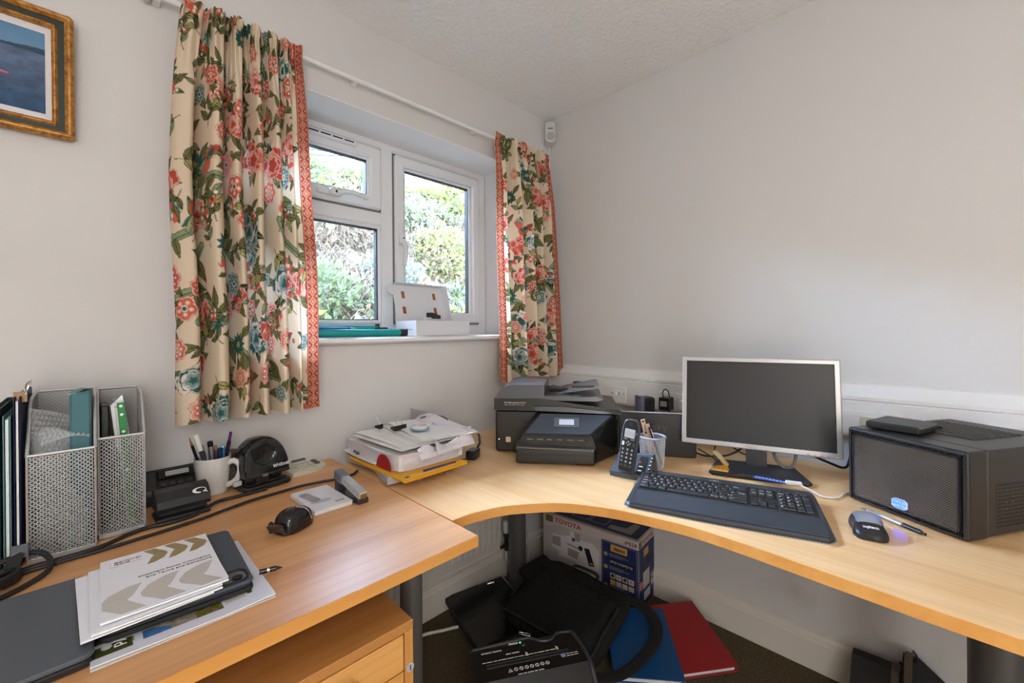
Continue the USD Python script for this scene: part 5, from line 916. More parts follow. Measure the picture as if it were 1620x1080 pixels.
part(t, 'power_light', box(.198, .206, -.0006, .001, .005, .0065), usdkit.material(stage, '/World/Looks/amber_light', {"e": ("emission", {"color": (1, .55, .15), "strength": 1.2})}, [], surface="e.emission"))
c8, s8 = math.cos(math.radians(8.2)), math.sin(math.radians(8.2)); unt = lambda m: xf(m, rx=8.2)        # the foot stands level under the tilted panel
zb = Z2 - .798
part(t, 'neck', unt(hull([(x, y, z) for x in (-.0285, .0285) for y, z in ((.005, zb + .012), (.045, zb + .012), (.03, .10), (.05, .10))])), black_plastic)
part(t, 'foot', unt(xf(bev(Polygon([(-.125, -.072), (.118, -.076), (.128, -.066), (.108, .062), (.098, .07), (-.098, .07), (-.112, .06), (-.132, -.062)]), zb, zb + .013, .004), (.0, -.030, 0), rz=4)), black_plastic)
FZ = Z2 + .0132
brass = M('brass', lin(222, 172, 70), .22, .9)
t = thing('mini_stapler', 'small brass stapler with its arm raised, on the left of the monitor foot', 'stapler', (-.425, -1.020, FZ), rz=-78)
part(t, 'base_plate', cb(-.03, .02, -.014, .022, 0, .004, .001), M('brass_pale', lin(230, 204, 150), .25, .7)); part(t, 'lower_jaw', hull([(x, y, z) for x, z in ((-.024, .004), (.018, .004), (.018, .018), (-.02, .010)) for y in (-.006, .008)]), brass)
part(t, 'arm', hull([(x, y, z) for x, z in ((.016, .014), (.020, .022), (-.024, .052), (-.020, .058), (-.012, .056)) for y in (-.005, .007)]), M('brass_pale')); part(t, 'pivot', cyl((.014, -.009, .016), (.014, .011, .016), .004, n=14), brass); part(t, 'spring', tube([(.004, .001, .008), (.010, .004, .018), (.002, .0, .022), (-.006, .003, .036)], .0014, n=6), brass)
t = thing('label_strip', 'blue strip with white lettering, stuck on the front of the monitor foot', 'label', (-.418, -1.147, FZ), rz=-84.5)
part(t, 'strip', cb(-.042, .042, -.010, .010, 0, .0022, .0006), M('label_blue', lin(34, 74, 150), .3)); 
for k in range(9): part(t, 'printed_block', box(-.037 + .0085 * k, -.0315 + .0085 * k, -.0065 + .002 * (k % 2), .0065, .0022, .0025), M('label_pale', lin(150, 172, 222), .4))
t = thing('usb_cable', 'white USB cable with its plug lying on the monitor foot, running behind the computer', 'cable', (0, 0, 0))
part(t, 'plug', xf(rb(-.008, .008, -.019, .019, -.004, .004, .002), (-.412, -1.202, FZ + .0045), rz=20), M('usb_white', (.8, .8, .8), .3)); part(t, 'cord', tube([(-.418, -1.22, FZ + .004), (-.425, -1.245, FZ - .002), (-.428, -1.268, Z2 + .004), (-.415, -1.293, Z2 + .003), (-.392, -1.302, Z2 + .003), (-.362, -1.305, Z2 + .003), (-.325, -1.322, Z2 + .003), (-.25, -1.366, Z2 + .003)], .0026, n=8), M('usb_white'))
def cord(label, P, rad, mat=None): obj('cable', tube(P, rad, n=8, k=6), mat or cab, label, 'cable')
cord('black cable running from the router to the back of the monitor', [(-.30, -.885, .752), (-.29, -.93, .745), (-.25, -.985, .752), (-.215, -1.03, .79), (-.20, -1.06, .84)], .0034)
cord('thin black cable in a loose loop between router and monitor foot', [(-.295, -.90, .765), (-.31, -.955, .748), (-.345, -.985, .742), (-.33, -.965, .775), (-.28, -.965, .80), (-.245, -1.0, .775), (-.235, -1.035, .76), (-.205, -1.055, .80)], .0022)
cord('black cable with a lump, hanging behind the lower left of the monitor', [(-.235, -.955, .84), (-.245, -.975, .80), (-.235, -1.005, .785), (-.225, -1.03, .79), (-.21, -1.05, .83)], .004)
cord('grey cable looping below the monitor, right of its neck', [(-.23, -1.105, .83), (-.27, -1.125, .775), (-.265, -1.155, .748), (-.245, -1.17, .765), (-.225, -1.175, .83)], .0048, M('cable_grey', lin(120, 118, 116), .5))
cord('black cable sagging below the right end of the monitor', [(-.22, -1.16, .83), (-.20, -1.20, .79), (-.17, -1.25, .762), (-.15, -1.28, .752), (-.13, -1.29, .775), (-.10, -1.30, .86)], .0036)
# ================= keyboard and mouse =================
t = thing('keyboard', 'black computer keyboard with a long palm rest, in front of the monitor', 'keyboard', (-.654, -1.096, Z2), rz=-72, rx=0)
KW, KD = .428, .236
kb = Polygon([(-KW / 2 + .012, -KD / 2 - .0), (0, -KD / 2 - .006), (KW / 2 - .012, -KD / 2), (KW / 2, -KD / 2 + .014), (KW / 2 - .006, KD / 2 - .012), (KW / 2 - .016, KD / 2), (-KW / 2 + .016, KD / 2), (-KW / 2 + .006, KD / 2 - .012), (-KW / 2, -KD / 2 + .014)]).buffer(-.005).buffer(.005)
def tilt(m, a=4.0): return xf(m, (0, 0, .006), rx=a) 
part(t, 'body', tilt(bev(kb.simplify(.0004), .0, .013, .004)), M('keyboard_black', lin(50, 54, 60), .42), smooth=30)
part(t, 'clear_rim', tilt(prism(kb.buffer(.0032).difference(kb.buffer(.0005)), .001, .0035)), M('rim_clear', lin(168, 160, 154), .25))
part(t, 'key_well', tilt(prism(sbox(-KW / 2 + .014, -.03, KW / 2 - .014, .09), .0131, .0136)), black_matt)
part(t, 'palm_rest', tilt(bev(sbox(-KW / 2 + .010, -KD / 2 + .004, KW / 2 - .010, -.033).buffer(-.004).buffer(.004), .0125, .0160, .0015)), M('palm_black', lin(44, 48, 54), .5))
km = M('key_black', lin(34, 37, 42), .4); U_ = .0170; RP = .0176; X00 = -KW / 2 + .018
kmesh = {}
def key(x, y, w, h=1.0, leg=None, small=False):
    kx, ky = (w * U_ - .0022) / 2, ((h * RP) - .0024) / 2
    if small: ky = .0055
    m = hull([(sx * kx, sy * ky, 0) for sx in (-1, 1) for sy in (-1, 1)] + [(sx * (kx - .0014), sy * (ky - .0012), .0048) for sx in (-1, 1) for sy in (-1, 1)] + [(sx * (kx - .0002), sy * (ky - .0002), .003) for sx in (-1, 1) for sy in (-1, 1)])
    part(t, 'key', tilt(xf(m, (x, y, .0137))), km, smooth=False)
    if leg: LEG.append(tilt(xf(text(leg, .0056 if len(leg) == 1 else .0038), (x - kx + .0022, y + (ky - .0078 if len(leg) == 1 else ky - .0066), .0186))))
LEG = []
rows = [[(1, c) for c in '`1234567890-='] + [(2, 'Back')], [(1.5, 'Tab')] + [(1, c) for c in 'QWERTYUIOP[]'] + [(1.5, None)], [(1.75, 'Caps')] + [(1, c) for c in "ASDFGHJKL;'#"] + [(1.25, 'Enter')], [(1.25, 'Shift'), (1, '/')] + [(1, c) for c in 'ZXCVBNM,./'] + [(2.75, 'Shift')], [(1.5, 'Ctrl'), (1.25, None), (1.25, 'Alt'), (6, None), (1.25, 'Alt'), (1.25, 'Fn'), (2.5, 'Ctrl')]]
for i, rw in enumerate(rows):
    x = X00
    for w, l in rw: key(x + w * U_ / 2, .060 - i * RP, w, 1, l); x += w * U_
XN = X00 + 15 * U_ + .007
for i in range(2):
    for j in range(3): key(XN + (j + .5) * U_, .060 - i * RP, 1, 1, [['Ins', 'Hom', 'PgU'], ['Del', 'End', 'PgD']][i][j])
key(XN + 1.5 * U_, .060 - 3 * RP, 1, 1, None)
for j in range(3): key(XN + (j + .5) * U_, .060 - 4 * RP, 1, 1, None)
XM = XN + 3 * U_ + .007
for i, rw in enumerate((['Num', '/', '*', '-'], '789', '456', '123')):
    for j, c in enumerate(rw): key(XM + (j + .5) * U_, .060 - i * RP, 1, 1, c)
key(XM + 1 * U_, .060 - 4 * RP, 2, 1, '0'); key(XM + 2.5 * U_, .060 - 4 * RP, 1, 1, '.'); key(XM + 3.5 * U_, .060 - 1.5 * RP, 1, 2, '+'); key(XM + 3.5 * U_, .060 - 3.5 * RP, 1, 2, None)
for k in range(13): key(X00 + .5 * U_ + k * U_ * 1.13 + (.004 * (k // 4)), .0795, .95, 1, None, True)
for k in range(7): key(XN + .5 * U_ + k * U_ * 1.05, .0795, .95, 1, None, True)
part(t, 'key_legends', cat_(LEG), M('legend_grey', lin(222, 226, 232), .5)); part(t, 'orange_key_mark', tilt(box(X00 + 10.8 * U_, X00 + 11.2 * U_, .060 - 4 * RP - .002, .060 - 4 * RP + .002, .0187, .0192)), M('orange_mark', lin(220, 130, 60), .5))
for k in range(4): part(t, 'media_mark', tilt(cb(XN - .004 + k * .012, XN + .005 + k * .012, .0955, .0985, .0128, .0136, .0003)), mid_grey)
part(t, 'lettering', tilt(xf(text('logitech', .0048), (-.03, .0955, .0131))), M('legend_grey'))
t = thing('computer_mouse', 'black wireless mouse with a grey top and white maker name, beside the keyboard', 'mouse', (-.583, -1.373, Z2), rz=-76)
my0 = np.linspace(-1, 1, 33); wid = lambda v: .031 * (1 - np.abs(v) ** 5) ** .5 * (1 - .12 * np.exp(-((v + .05) / .4) ** 2)) + .0002
Hy = lambda v: np.interp(v, [-1, -.9, -.6, -.25, .1, .5, .85, 1], [.004, .010, .0175, .0255, .0305, .0300, .018, .006])
def mtop(u, v, d=0): return wid(v) * u, .051 * v, .005 + Hy(v) * (1 - np.abs(u) ** 3.2) ** .5 + d
u, v = np.meshgrid(np.sin(np.linspace(-PI / 2, PI / 2, 29)), np.sin(np.linspace(-PI / 2, PI / 2, 33)) * .9995)
part(t, 'shell', grid(*mtop(u, v)), M('mouse_black', (.014, .014, .017), .32), smooth=True)
part(t, 'underside', prism(Polygon([(wid(q) * .98, .051 * q) for q in my0[1:-1]] + [(-wid(q) * .98, .051 * q) for q in my0[1:-1][::-1]]), .001, .0055), black_plastic)
u, v = np.meshgrid(np.linspace(-.8, .8, 19), np.linspace(-.38, .86, 17)); u = u * np.clip((v + .6) * 3, 0, 1) ** .5
part(t, 'grey_top', grid(*mtop(u, v, .0007)), M('mouse_grey', lin(146, 152, 164), .3, .2), smooth=True); part(t, 'scroll_wheel', xf(cyl((-.003, 0, 0), (.003, 0, 0), .008, n=20), (0, .033, .0235)), rubber)
lt = text('logitech', .0052, bold=True, center=True); V = lt.vertices.copy(); V[:, 1] -= .0305; vv = V[:, 1] / .051; V[:, 2] += .005 + Hy(vv) * (1 - np.abs(V[:, 0] / wid(vv)) ** 3.2) ** .5 + .0002; lt.vertices = V; part(t, 'lettering', lt, white_ink)
# ================= computer case =================
t = thing('computer_case', 'compact black computer case with a mesh front and lit blue badge, at the right edge', 'computer', (-.386, -1.316, Z2), rz=-120.8)
CW, CDp, CH = .242, .36, .186; case = M('case_black', (.022, .0195, .018), .42)
part(t, 'body', joined([cb(.002, CW - .002, .0595, CDp, .006, CH - .001, .002)]), case)
fb = minus(rb(0, CW, 0, .058, .003, CH, .006), box(.009, CW - .009, -.02, .03, .009, CH - .009)); part(t, 'front_frame', fb, M('frame_black', (.016, .015, .015), .38), smooth=30)
part(t, 'backing', box(.009, CW - .009, .022, .026, .009, CH - .009), gasket)
part(t, 'ridge_strip', cat_([box(.0105 + k * .0038, .0122 + k * .0038, .002, .02, z, z + .006) for z in (.0095, CH - .0155) for k in range(58)] + [box(x, x + .006, .002, .02, .016 + k * .0038, .0177 + k * .0038) for x in (.0095, CW - .0155) for k in range(40)]), black_plastic, smooth=False, kind='stuff')
part(t, 'mesh_rim', prism(rr(CW - .028, CH - .030, .008, CW / 2, CH / 2 + .0005).difference(rr(CW - .034, CH - .036, .006, CW / 2, CH / 2 + .0005)), 0, .010).apply_transform(np.array([[1, 0, 0, 0], [0, 0, 1, -.0035], [0, 1, 0, 0], [0, 0, 0, 1.]])), M('frame_black'), smooth=20)
mm = M('case_mesh', (.30, .25, .20), .36, .85)
part(t, 'mesh_grille', mesh_panel(rr(CW - .032, CH - .034, .007, CW / 2, CH / 2 + .0005), .0036, .00065, lambda a, b, n: (a, -.001 + n, b)), mm, smooth=False)
for x in (.02, CW - .02):
    for y in (.03, CDp - .03): part(t, 'foot', cyl((x, y, 0), (x, y, .007), .01, n=18), rubber)
oc = Polygon([(-.0145, -.0065), (-.009, -.0105), (.009, -.0105), (.0145, -.0065), (.0145, .0065), (.009, .0105), (-.009, .0105), (-.0145, .0065)])
def EM(name, c, s): return usdkit.material(stage, '/World/Looks/' + name, {"e": ("emission", {"color": c, "strength": s})}, [], surface="e.emission")
b_ = part(t, 'lit_badge', xf(prism(oc, 0, .003), (.120, -.002, .034), rx=90), EM('badge_glow', (.006, .042, 1.0), 10.0))
part(b_, 'lettering', xf(text('COOLER', .0062, bold=True, center=True, sx=.92), (.120, -.0051, .0385), rx=90), EM('badge_letters', (.75, .85, 1.0), .95)); part(b_, 'lettering', xf(text('MASTER', .0062, bold=True, center=True, sx=.92), (.120, -.0051, .0295), rx=90), EM('badge_letters2', (.75, .85, 1.0), .95))
part(b_, 'badge_outline', xf(prism(oc.buffer(.001).difference(oc.buffer(-.0006)), 0, .0034), (.120, -.002, .034), rx=90), EM('badge_line', (.6, .75, 1.0), .8))
part(t, 'side_vent', cat_([cb(CW - .0025, CW - .0014, .085 + i * .0082, .0905 + i * .0082, .022 + j * .0078, .0262 + j * .0078, .0002) for i in range(18) for j in range(12)]), gasket, smooth=False, kind='stuff')
part(t, 'side_screw', cat_([cyl((CW - .002, .115 + .018 * (k % 4), .06 + .012 * (k % 3)), (CW - .0012, .115 + .018 * (k % 4), .06 + .012 * (k % 3)), .0014, n=8) for k in range(7)]), chrome)
part(t, 'top_vent', cb(.022, .176, .135, .30, CH - .0012, CH - .0004, .0002), gasket); part(t, 'top_vent_grille', mesh_panel(sbox(.02, .133, .178, .302), .0085, .0015, lambda a, b, n: (a, b, CH + .0002 + n * .5)), case, smooth=False)
R_ = math.radians(-120.8); loc_ = lambda x, y: (-.386 + x * math.cos(R_) - y * math.sin(R_), -1.316 + x * math.sin(R_) + y * math.cos(R_))
t = thing('hard_drive', 'flat black external drive lying on top of the computer case', 'hard drive', (*loc_(.062, .092), Z2 + CH + .0006), rz=-106)
part(t, 'shell', rb(-.052, .052, -.058, .058, 0.002, .019, .005), M('drive_black', (.018, .017, .017), .35)); part(t, 'top_plate', bev(rr(.096, .108, .006), .0186, .0196, .0004), M('drive_top', (.03, .029, .028), .45))
part(t, 'usb_lead', tube([(.02, .058, .010), (.022, .075, .012), (.03, .085, .008), (.05, .082, .004)], .003, n=8), cab)
for x in (-.04, .04): part(t, 'foot', box(x - .006, x + .006, -.045, .045, 0, .0022), rubber)
t = thing('pen', 'silver and black ballpoint lying in front of the computer case', 'pen', (-.450, -1.348, Z2 + .005), rz=math.degrees(math.atan2(-.106, -.072)))
part(t, 'tip', cyl((0, 0, 0), (.016, 0, 0), .0008, .0038, 16), chrome); part(t, 'grip', cat_([cyl((.016 + .006 * k, 0, 0), (.0205 + .006 * k, 0, 0), .0046, n=16) for k in range(5)] + [cyl((.016, 0, 0), (.048, 0, 0), .0040, n=16)]), M('pen_grey', lin(140, 140, 140), .35)); part(t, 'barrel', cyl((.048, 0, 0), (.092, 0, 0), .0043, n=16), M('pen_silver', lin(176, 176, 174), .28, .5)); part(t, 'upper_barrel', cyl((.092, 0, 0), (.130, 0, 0), .0045, .004, 16), black_gloss); part(t, 'clip', cb(.094, .128, -.0015, .0015, .004, .0058, .0005), black_plastic); part(t, 'push_button', cyl((.130, 0, 0), (.137, 0, 0), .0026, n=12), black_plastic)
# ================= under the desks =================
rad = M('radiator_enamel', (.66, .62, .57), .3)
t = thing('radiator', 'white ribbed panel radiator on the wall below the window', 'radiator', (0, 0, 0))
xs = np.arange(-1.62, -.444, .0012); ph_ = ((xs + 1.62) / .0335) % 1; prof = np.clip(np.abs(ph_ - .5) * 6 - 1.5, 0, 1); prof = -.058 + .009 * prof * prof * (3 - 2 * prof)
zz = np.array([.165, .182, .196, .215, .56, .58, .60, .62]); am = np.array([0, 0, .15, 1, 1, .15, 0, 0.]); Xr, Zr = np.meshgrid(xs, zz); Yr = -.049 - (.009 - (np.interp(Xr[0], xs, prof) + .058))[None] * am[:, None] - 0 * Xr; 
part(t, 'front_panel', grid(Xr, Yr, Zr), rad, smooth=True)
part(t, 'edge', joined([cb(-1.63, -.432, -.054, -.040, .150, .170, .004), cb(-1.63, -.432, -.054, -.040, .615, .635, .004), cb(-.452, -.432, -.054, -.040, .150, .635, .004), cb(-1.63, -1.61, -.054, -.040, .150, .635, .004)]), rad)
part(t, 'rear_panel', cb(-1.62, -.44, -.030, -.022, .155, .63, .002), rad)
part(t, 'top_grille', cb(-1.63, -.435, -.056, -.02, .635, .642, .002), rad)
for x in (-1.4, -.62): part(t, 'wall_bracket', cb(x - .015, x + .015, -.0395, -.001, .2, .58, .001), rad)
v = part(t, 'valve', cat_([lathe([(0, 0), (.0145, 0), (.016, .006), (.016, .046), (.014, .053), (0, .055)], 24)]).apply_translation([-.405, -.058, .234]), M('valve_white', (.70, .68, .64), .35)); part(v, 'valve_collar', cyl((-.405, -.058, .212), (-.405, -.058, .234), .012, .0135, 20), dark_grey); part(v, 'valve_body', cat_([cyl((-.405, -.058, .150), (-.405, -.058, .212), .0085, n=16), cyl((-.44, -.058, .175), (-.405, -.058, .175), .008, n=16), cyl((-.405, -.058, .168), (-.405, -.058, .182), .0125, n=6)]), M('valve_dark', (.05, .045, .04), .35, .6))
part(t, 'pipe', tube([(-.405, -.058, .155), (-.405, -.058, .13), (-.405, -.058, .112), (-.398, -.058, .103), (-.37, -.056, .102), (-.30, -.032, .102)], .0082, n=12), M('pipe_paint', (.66, .62, .56), .35))
t = thing('drawer_pedestal', 'maple drawer pedestal with grey bow handles, below the front of the left desk', 'drawer unit', (0, 0, 0))
pt = wood('maple_pedestal_top', lin(170, 112, 58), lin(186, 126, 68), lin(196, 136, 76), grain='x'); pf = wood('maple_pedestal_front', lin(206, 144, 74), lin(220, 158, 84), lin(230, 170, 98), grain='x', rough=.4); ps = wood('maple_pedestal_side', lin(200, 138, 70), lin(214, 152, 82), lin(222, 160, 90), grain='z', rough=.4)
PX0, PX1, PY0, PY1, PZ = -1.75, -1.338, -.775, -.24, .631
part(t, 'top_panel', cb(PX0, PX1, PY0, PY1, PZ - .018, PZ, .0012), pt); part(t, 'side_panel', cb(PX0, PX0 + .018, PY0, PY1, .05, PZ - .0182, .001), ps); part(t, 'side_panel', cb(PX1 - .018, PX1 - .0005, PY0, PY1, .05, PZ - .0182, .001), ps); part(t, 'back_panel', box(PX0 + .018, PX1 - .018, PY1 - .012, PY1, .05, PZ - .0182), ps); part(t, 'bottom_panel', box(PX0 + .018, PX1 - .018, PY0 + .02, PY1 - .012, .05, .066), ps)
part(part(t, 'lock', xf(cyl((0, 0, 0), (0, -.003, 0), .008, n=24), (PX1 - .009, PY0, .545)), M('lock_silver', (.62, .62, .64), .4, .3)), 'keyhole', box(PX1 - .0098, PX1 - .0082, PY0 - .0034, PY0 - .0028, .540, .550), gasket)
for k, (a, b) in enumerate(((.545, .6105), (.335, .5415), (.072, .3315))):
    d = part(t, 'drawer', cb(PX0 + .020, PX1 - .021, PY0 - .0, PY0 + .018, a, b, .001), pf); 
    hz_ = (a + b) / 2 + (.02 if k else .0); part(d, 'bow_handle', tube([(-1.62, PY0 + .002, hz_ - .008), (-1.615, PY0 - .014, hz_), (-1.59, PY0 - .026, hz_ + .006), (-1.54, PY0 - .03, hz_ + .008), (-1.49, PY0 - .026, hz_ + .006), (-1.465, PY0 - .014, hz_), (-1.46, PY0 + .002, hz_ - .008)], .0085, n=12), M('handle_grey', (.10, .10, .10), .35, .6))
for x in (PX0 + .04, PX1 - .04):
    for y in (PY0 + .05, PY1 - .05): part(t, 'castor', cat_([cyl((x - .012, y, .024), (x + .012, y, .024), .0235, n=24), cyl((x, y, .03), (x, y, .052), .008, n=12)]), black_plastic)
# sewing machine carton
t = thing('sewing_machine_box', 'carton with a sewing machine picture and blue denim panel, standing in the corner', 'box', (-.118, -.361, 0), rz=-84)
BXW, BXD, BXH = .478, .172, .297; hw, hd = BXW / 2, BXD / 2
cw = M('carton_white', lin(196, 184, 178), .5); cb_ = M('denim_blue', lin(26, 42, 88), .55); cbd = M('denim_dark', lin(14, 20, 44), .55); cg = M('carton_grey', lin(150, 142, 140), .55); cgl = M('carton_light', lin(178, 170, 168), .5); tan = M('carton_tan', lin(198, 150, 78), .5); red_ = M('carton_red', lin(160, 34, 42), .5); olive = M('badge_olive', lin(98, 92, 40), .5)
part(t, 'carton', cb(-hw, hw, -hd, hd, 0, BXH, .0015), cw)
on_f = lambda poly, d=.0004: xf(prism(poly, 0, d), (0, -hd, 0), rx=90)
def on_r(poly, d=.0004): m = prism(poly, 0, d); V = m.vertices.copy(); m.vertices = np.stack([hw + V[:, 2], V[:, 0], V[:, 1]], 1); return m       # right end, x = depth
def on_t(poly, d=.0004): return xf(prism(poly, 0, d), (0, 0, BXH))
part(t, 'grey_picture', on_f(Polygon([(-hw + .002, .02), (.069, .02), (.069, .256), (-.16, .256), (-.2, .24), (-hw + .002, .235)]), .0003), cgl)
part(t, 'machine_picture', on_f(Polygon([(-.19, .045), (.055, .035), (.06, .20), (.03, .225), (-.06, .222), (-.07, .25), (-.085, .25), (-.09, .225), (-.135, .215), (-.185, .21), (-.188, .15), (-.15, .14), (-.15, .115), (-.06, .12), (-.055, .075), (-.19, .07)]), .0006), M('machine_white', lin(206, 200, 198), .5))
part(t, 'machine_shadow', on_f(Polygon([(-.185, .2), (-.14, .205), (-.138, .16), (-.186, .16)]), .0008), cg); part(t, 'machine_shadow', cat_([on_f(Polygon([(-.105, .19), (-.045, .185), (-.045, .178), (-.105, .182)]), .0009)]), cg); part(t, 'machine_panel', on_f(Polygon([(-.1, .17), (-.04, .165), (-.05, .13), (-.1, .135)]), .0008), cg); part(t, 'machine_dial', on_f(Point(-.033, .186).buffer(.011), .001), cbd); part(t, 'machine_panel', on_f(Polygon([(-.012, .192), (.010, .194), (.034, .128), (.012, .124)]).buffer(.002), .001), cbd); part(t, 'panel_sticker', on_f(sbox(.014, .129, .030, .138), .0013), tan); part(t, 'swatch', on_f(sbox(-.078, .206, -.062, .222), .0011), M('swatch_blue', lin(50, 84, 130), .5)); part(t, 'swatch', on_f(sbox(-.062, .212, -.036, .245), .0008), cg)
part(t, 'lettering', xf(text('TOYOTA', .020, bold=True, sx=1.22), (-.172, -hd - .0001, .268), rx=90), red_); part(t, 'brand_badge', on_f(sbox(-.222, .262, -.182, .292), .0006), olive); part(t, 'badge_mark', on_f(affinity.scale(Point(-.202, .277).buffer(.010), 1.2, .8).difference(affinity.scale(Point(-.202, .277).buffer(.0075), 1.2, .8)), .0009), M('badge_gold', lin(150, 136, 70), .4))
part(t, 'denim_panel', on_f(sbox(.071, .004, hw - .001, .262), .0005), cb_)
part(t, 'stitching', cat_([on_f(sbox(.075 + .0085 * k, .256, .0795 + .0085 * k, .2575), .0009) for k in range(19)] + [on_f(sbox(x, .01 + .0085 * k, x + .0015, .0145 + .0085 * k), .0009) for x in (.0755, hw - .008) for k in range(29)]), cw, smooth=False)
part(t, 'jeans_tag', on_f(rr(.076, .030, .003, .153, .238), .0009), tan); part(t, 'lettering', xf(text('Jeans', .0145, bold=True, center=True), (.153, -hd - .0009, .238), rx=90), cbd); part(t, 'lettering', xf(text('JFS18', .0135, bold=True), (.176, -hd - .0001, .273), rx=90), cbd); part(t, 'printed_line', on_f(sbox(.09, .2665, .225, .2685), .0006), cg)
for k, z in enumerate((.205, .150, .07)):
    part(t, 'step_number', on_f(Point(.092, z).buffer(.0085), .0009), M('step_yellow', lin(190, 168, 62), .5)); part(t, 'lettering', xf(text(str(k + 1), .008, bold=True, center=True), (.092, -hd - .0009, z), rx=90), cbd)
    part(t, 'step_text', cat_([on_f(sbox(.108, z + .006 - .005 * j, .108 + (.07, .09, .06)[j], z + .0075 - .005 * j), .0008) for j in range(3)]), cg)
part(t, 'stitch_chart', on_f(sbox(.108, .165, .222, .192), .0007), cbd); part(t, 'stitch_mark', cat_([on_f(sbox(.114 + .006 * k, .172 + .002 * (k % 3), .117 + .006 * k, .184), .0010) for k in range(17)]), cgl, smooth=False)
part(t, 'picture_frame', on_f(sbox(.108, .075, .222, .135), .0007), cbd)
for i in range(4): part(t, 'step_picture', on_f(sbox(.112 + .028 * i, .108, .136 + .028 * i, .131), .001), [cgl, cw, cgl, cw][i]); part(t, 'step_dial', on_f(Point(.124 + .028 * i, .12).buffer(.007), .0013), [cbd, cg, cbd, cg][i]); part(t, 'step_picture', on_f(sbox(.112 + .028 * i, .080, .136 + .028 * i, .102), .001), [tan, cgl, cw, cgl][i])
part(t, 'denim_end', on_r(sbox(-hd + .001, .004, hd - .001, .262), .0005), cb_); part(t, 'stitching', cat_([on_r(sbox(x, .01 + .0085 * k, x + .0015, .0145 + .0085 * k), .0009) for x in (-hd + .005,) for k in range(29)]), cw, smooth=False)
m = text('TOYOTA', .018, bold=True, sx=1.1); V = m.vertices.copy(); m.vertices = np.stack([hw + V[:, 2], V[:, 0] - .045, V[:, 1] + .270], 1); part(t, 'lettering', m, red_); part(t, 'brand_badge', on_r(sbox(-.082, .265, -.052, .291), .0006), olive)
for a, mt in (((-.03, .215, .02, .245), tan), ((-.04, .08, .03, .15), cgl), ((-.03, .03, .035, .065), cw), ((.045, .09, .075, .115), cg), ((.045, .06, .075, .085), cgl), ((-.06, .16, -.02, .2), cbd), ((0, .165, .06, .2), cbd)): part(t, 'end_picture', on_r(sbox(*a), .0009), mt)
part(t, 'end_disc', on_r(Point(-.062, .105).buffer(.018), .001), M('disc_pink', lin(196, 120, 100), .5))
part(t, 'denim_top', on_t(sbox(-.19, -hd + .018, hw - .012, hd - .004), .0005), cb_); part(t, 'stitching', cat_([on_t(sbox(-.188 + .0085 * k, -hd + .021, -.1835 + .0085 * k, -hd + .0225), .0009) for k in range(48)]), cw, smooth=False); part(t, 'top_outline', cat_([on_t(sbox(a, b, c, d).difference(sbox(a + .002, b + .002, c - .002, d - .002)), .0009) for a, b, c, d in ((-.11, -.03, -.03, .06), (-.02, -.03, .06, .06))]), cgl); part(t, 'top_picture', on_t(Polygon([(.08, -.045), (.19, -.045), (.19, .06), (.16, .06), (.15, .0), (.08, -.01)]), .0009), cg)
# black folders on the carpet
gl = MN('black_pvc', (.010, .010, .010), (.014, .014, .014), scale=(1, 1, 1), noise=300, rough=.16, bump=.35, bscale=240, dist=.0015)
t = thing('black_folder', 'matt black folder lying flat in the corner, half under the glossy one', 'folder', (-.325, -.275, .0), rz=-6, rx=9); part(t, 'cover', rb(-.13, .12, -.02, .095, .001, .020, .004), black_matt); part(t, 'pages', box(-.125, .118, -.015, .094, .006, .014), M('page_edge', (.4, .38, .35), .8))
t = thing('black_folder', 'glossy black presentation folder leaning on the skirting below the radiator', 'folder', (-.575, -.20, .036), rz=-13, rx=4); part(t, 'cover', cb(-.185, .095, -.155, .155, .0, .006, .002), gl); part(t, 'lower_cover', cb(-.185, .095, -.155, .155, -.014, -.008, .002), black_matt); part(t, 'spine', cb(-.187, -.183, -.155, .155, -.014, .006, .001), black_matt); part(t, 'metal_edge', cb(.092, .0965, .04, .152, .004, .0075, .0008), chrome)
def pclip(label, loc, rz): obj('paper_clip', tube([(0, -.012, 0), (.0, .012, 0), (.004, .016, 0), (.008, .012, 0), (.008, -.014, 0), (.004, -.018, 0), (.0, -.014, 0), (.002, .008, .001), (.006, .008, .001), (.006, -.008, .001)], .0011, n=6), chrome, label, 'paper clip', loc, rz=rz)
pclip('wire clip at the back corner of the glossy black folder', (-.52, -.075, .0515), 60); pclip('wire clip lying on the matt black folder in the corner', (-.345, -.195, .0355), 120)
# laptop bag: a soft padded case lying against the carton
fab = MN('black_nylon', (.011, .011, .0115), (.017, .017, .017), scale=(1, 1, 1), noise=60, rough=.85, bump=.5, bscale=500, dist=.001, spec=.2)
t = thing('laptop_bag', 'soft black laptop bag with a shoulder strap, lying against the carton', 'bag', (-.465, -.455, .095), rz=-86, rx=16)
a, b = np.meshgrid(np.linspace(0, 2 * PI, 97), np.linspace(-PI / 2, PI / 2, 25)); k = (np.abs(np.cos(a)) ** 7 + np.abs(np.sin(a)) ** 7) ** (-1 / 7); q = np.cos(b) ** .35
def bagsurf(hw_, hd_, ht_, sag, seed):
    X, Y = hw_ * k * np.cos(a) * q, hd_ * k * np.sin(a) * q; Zb = ht_ * np.sign(np.sin(b)) * np.abs(np.sin(b)) ** .8; n = meshkit.fbm(np.stack([X * 9 + seed, Y * 9, Zb * 9], -1), 3, seed) - .5; return grid(X * (1 + .05 * n), Y * (1 + .05 * n), Zb + sag * n + .0 * X)
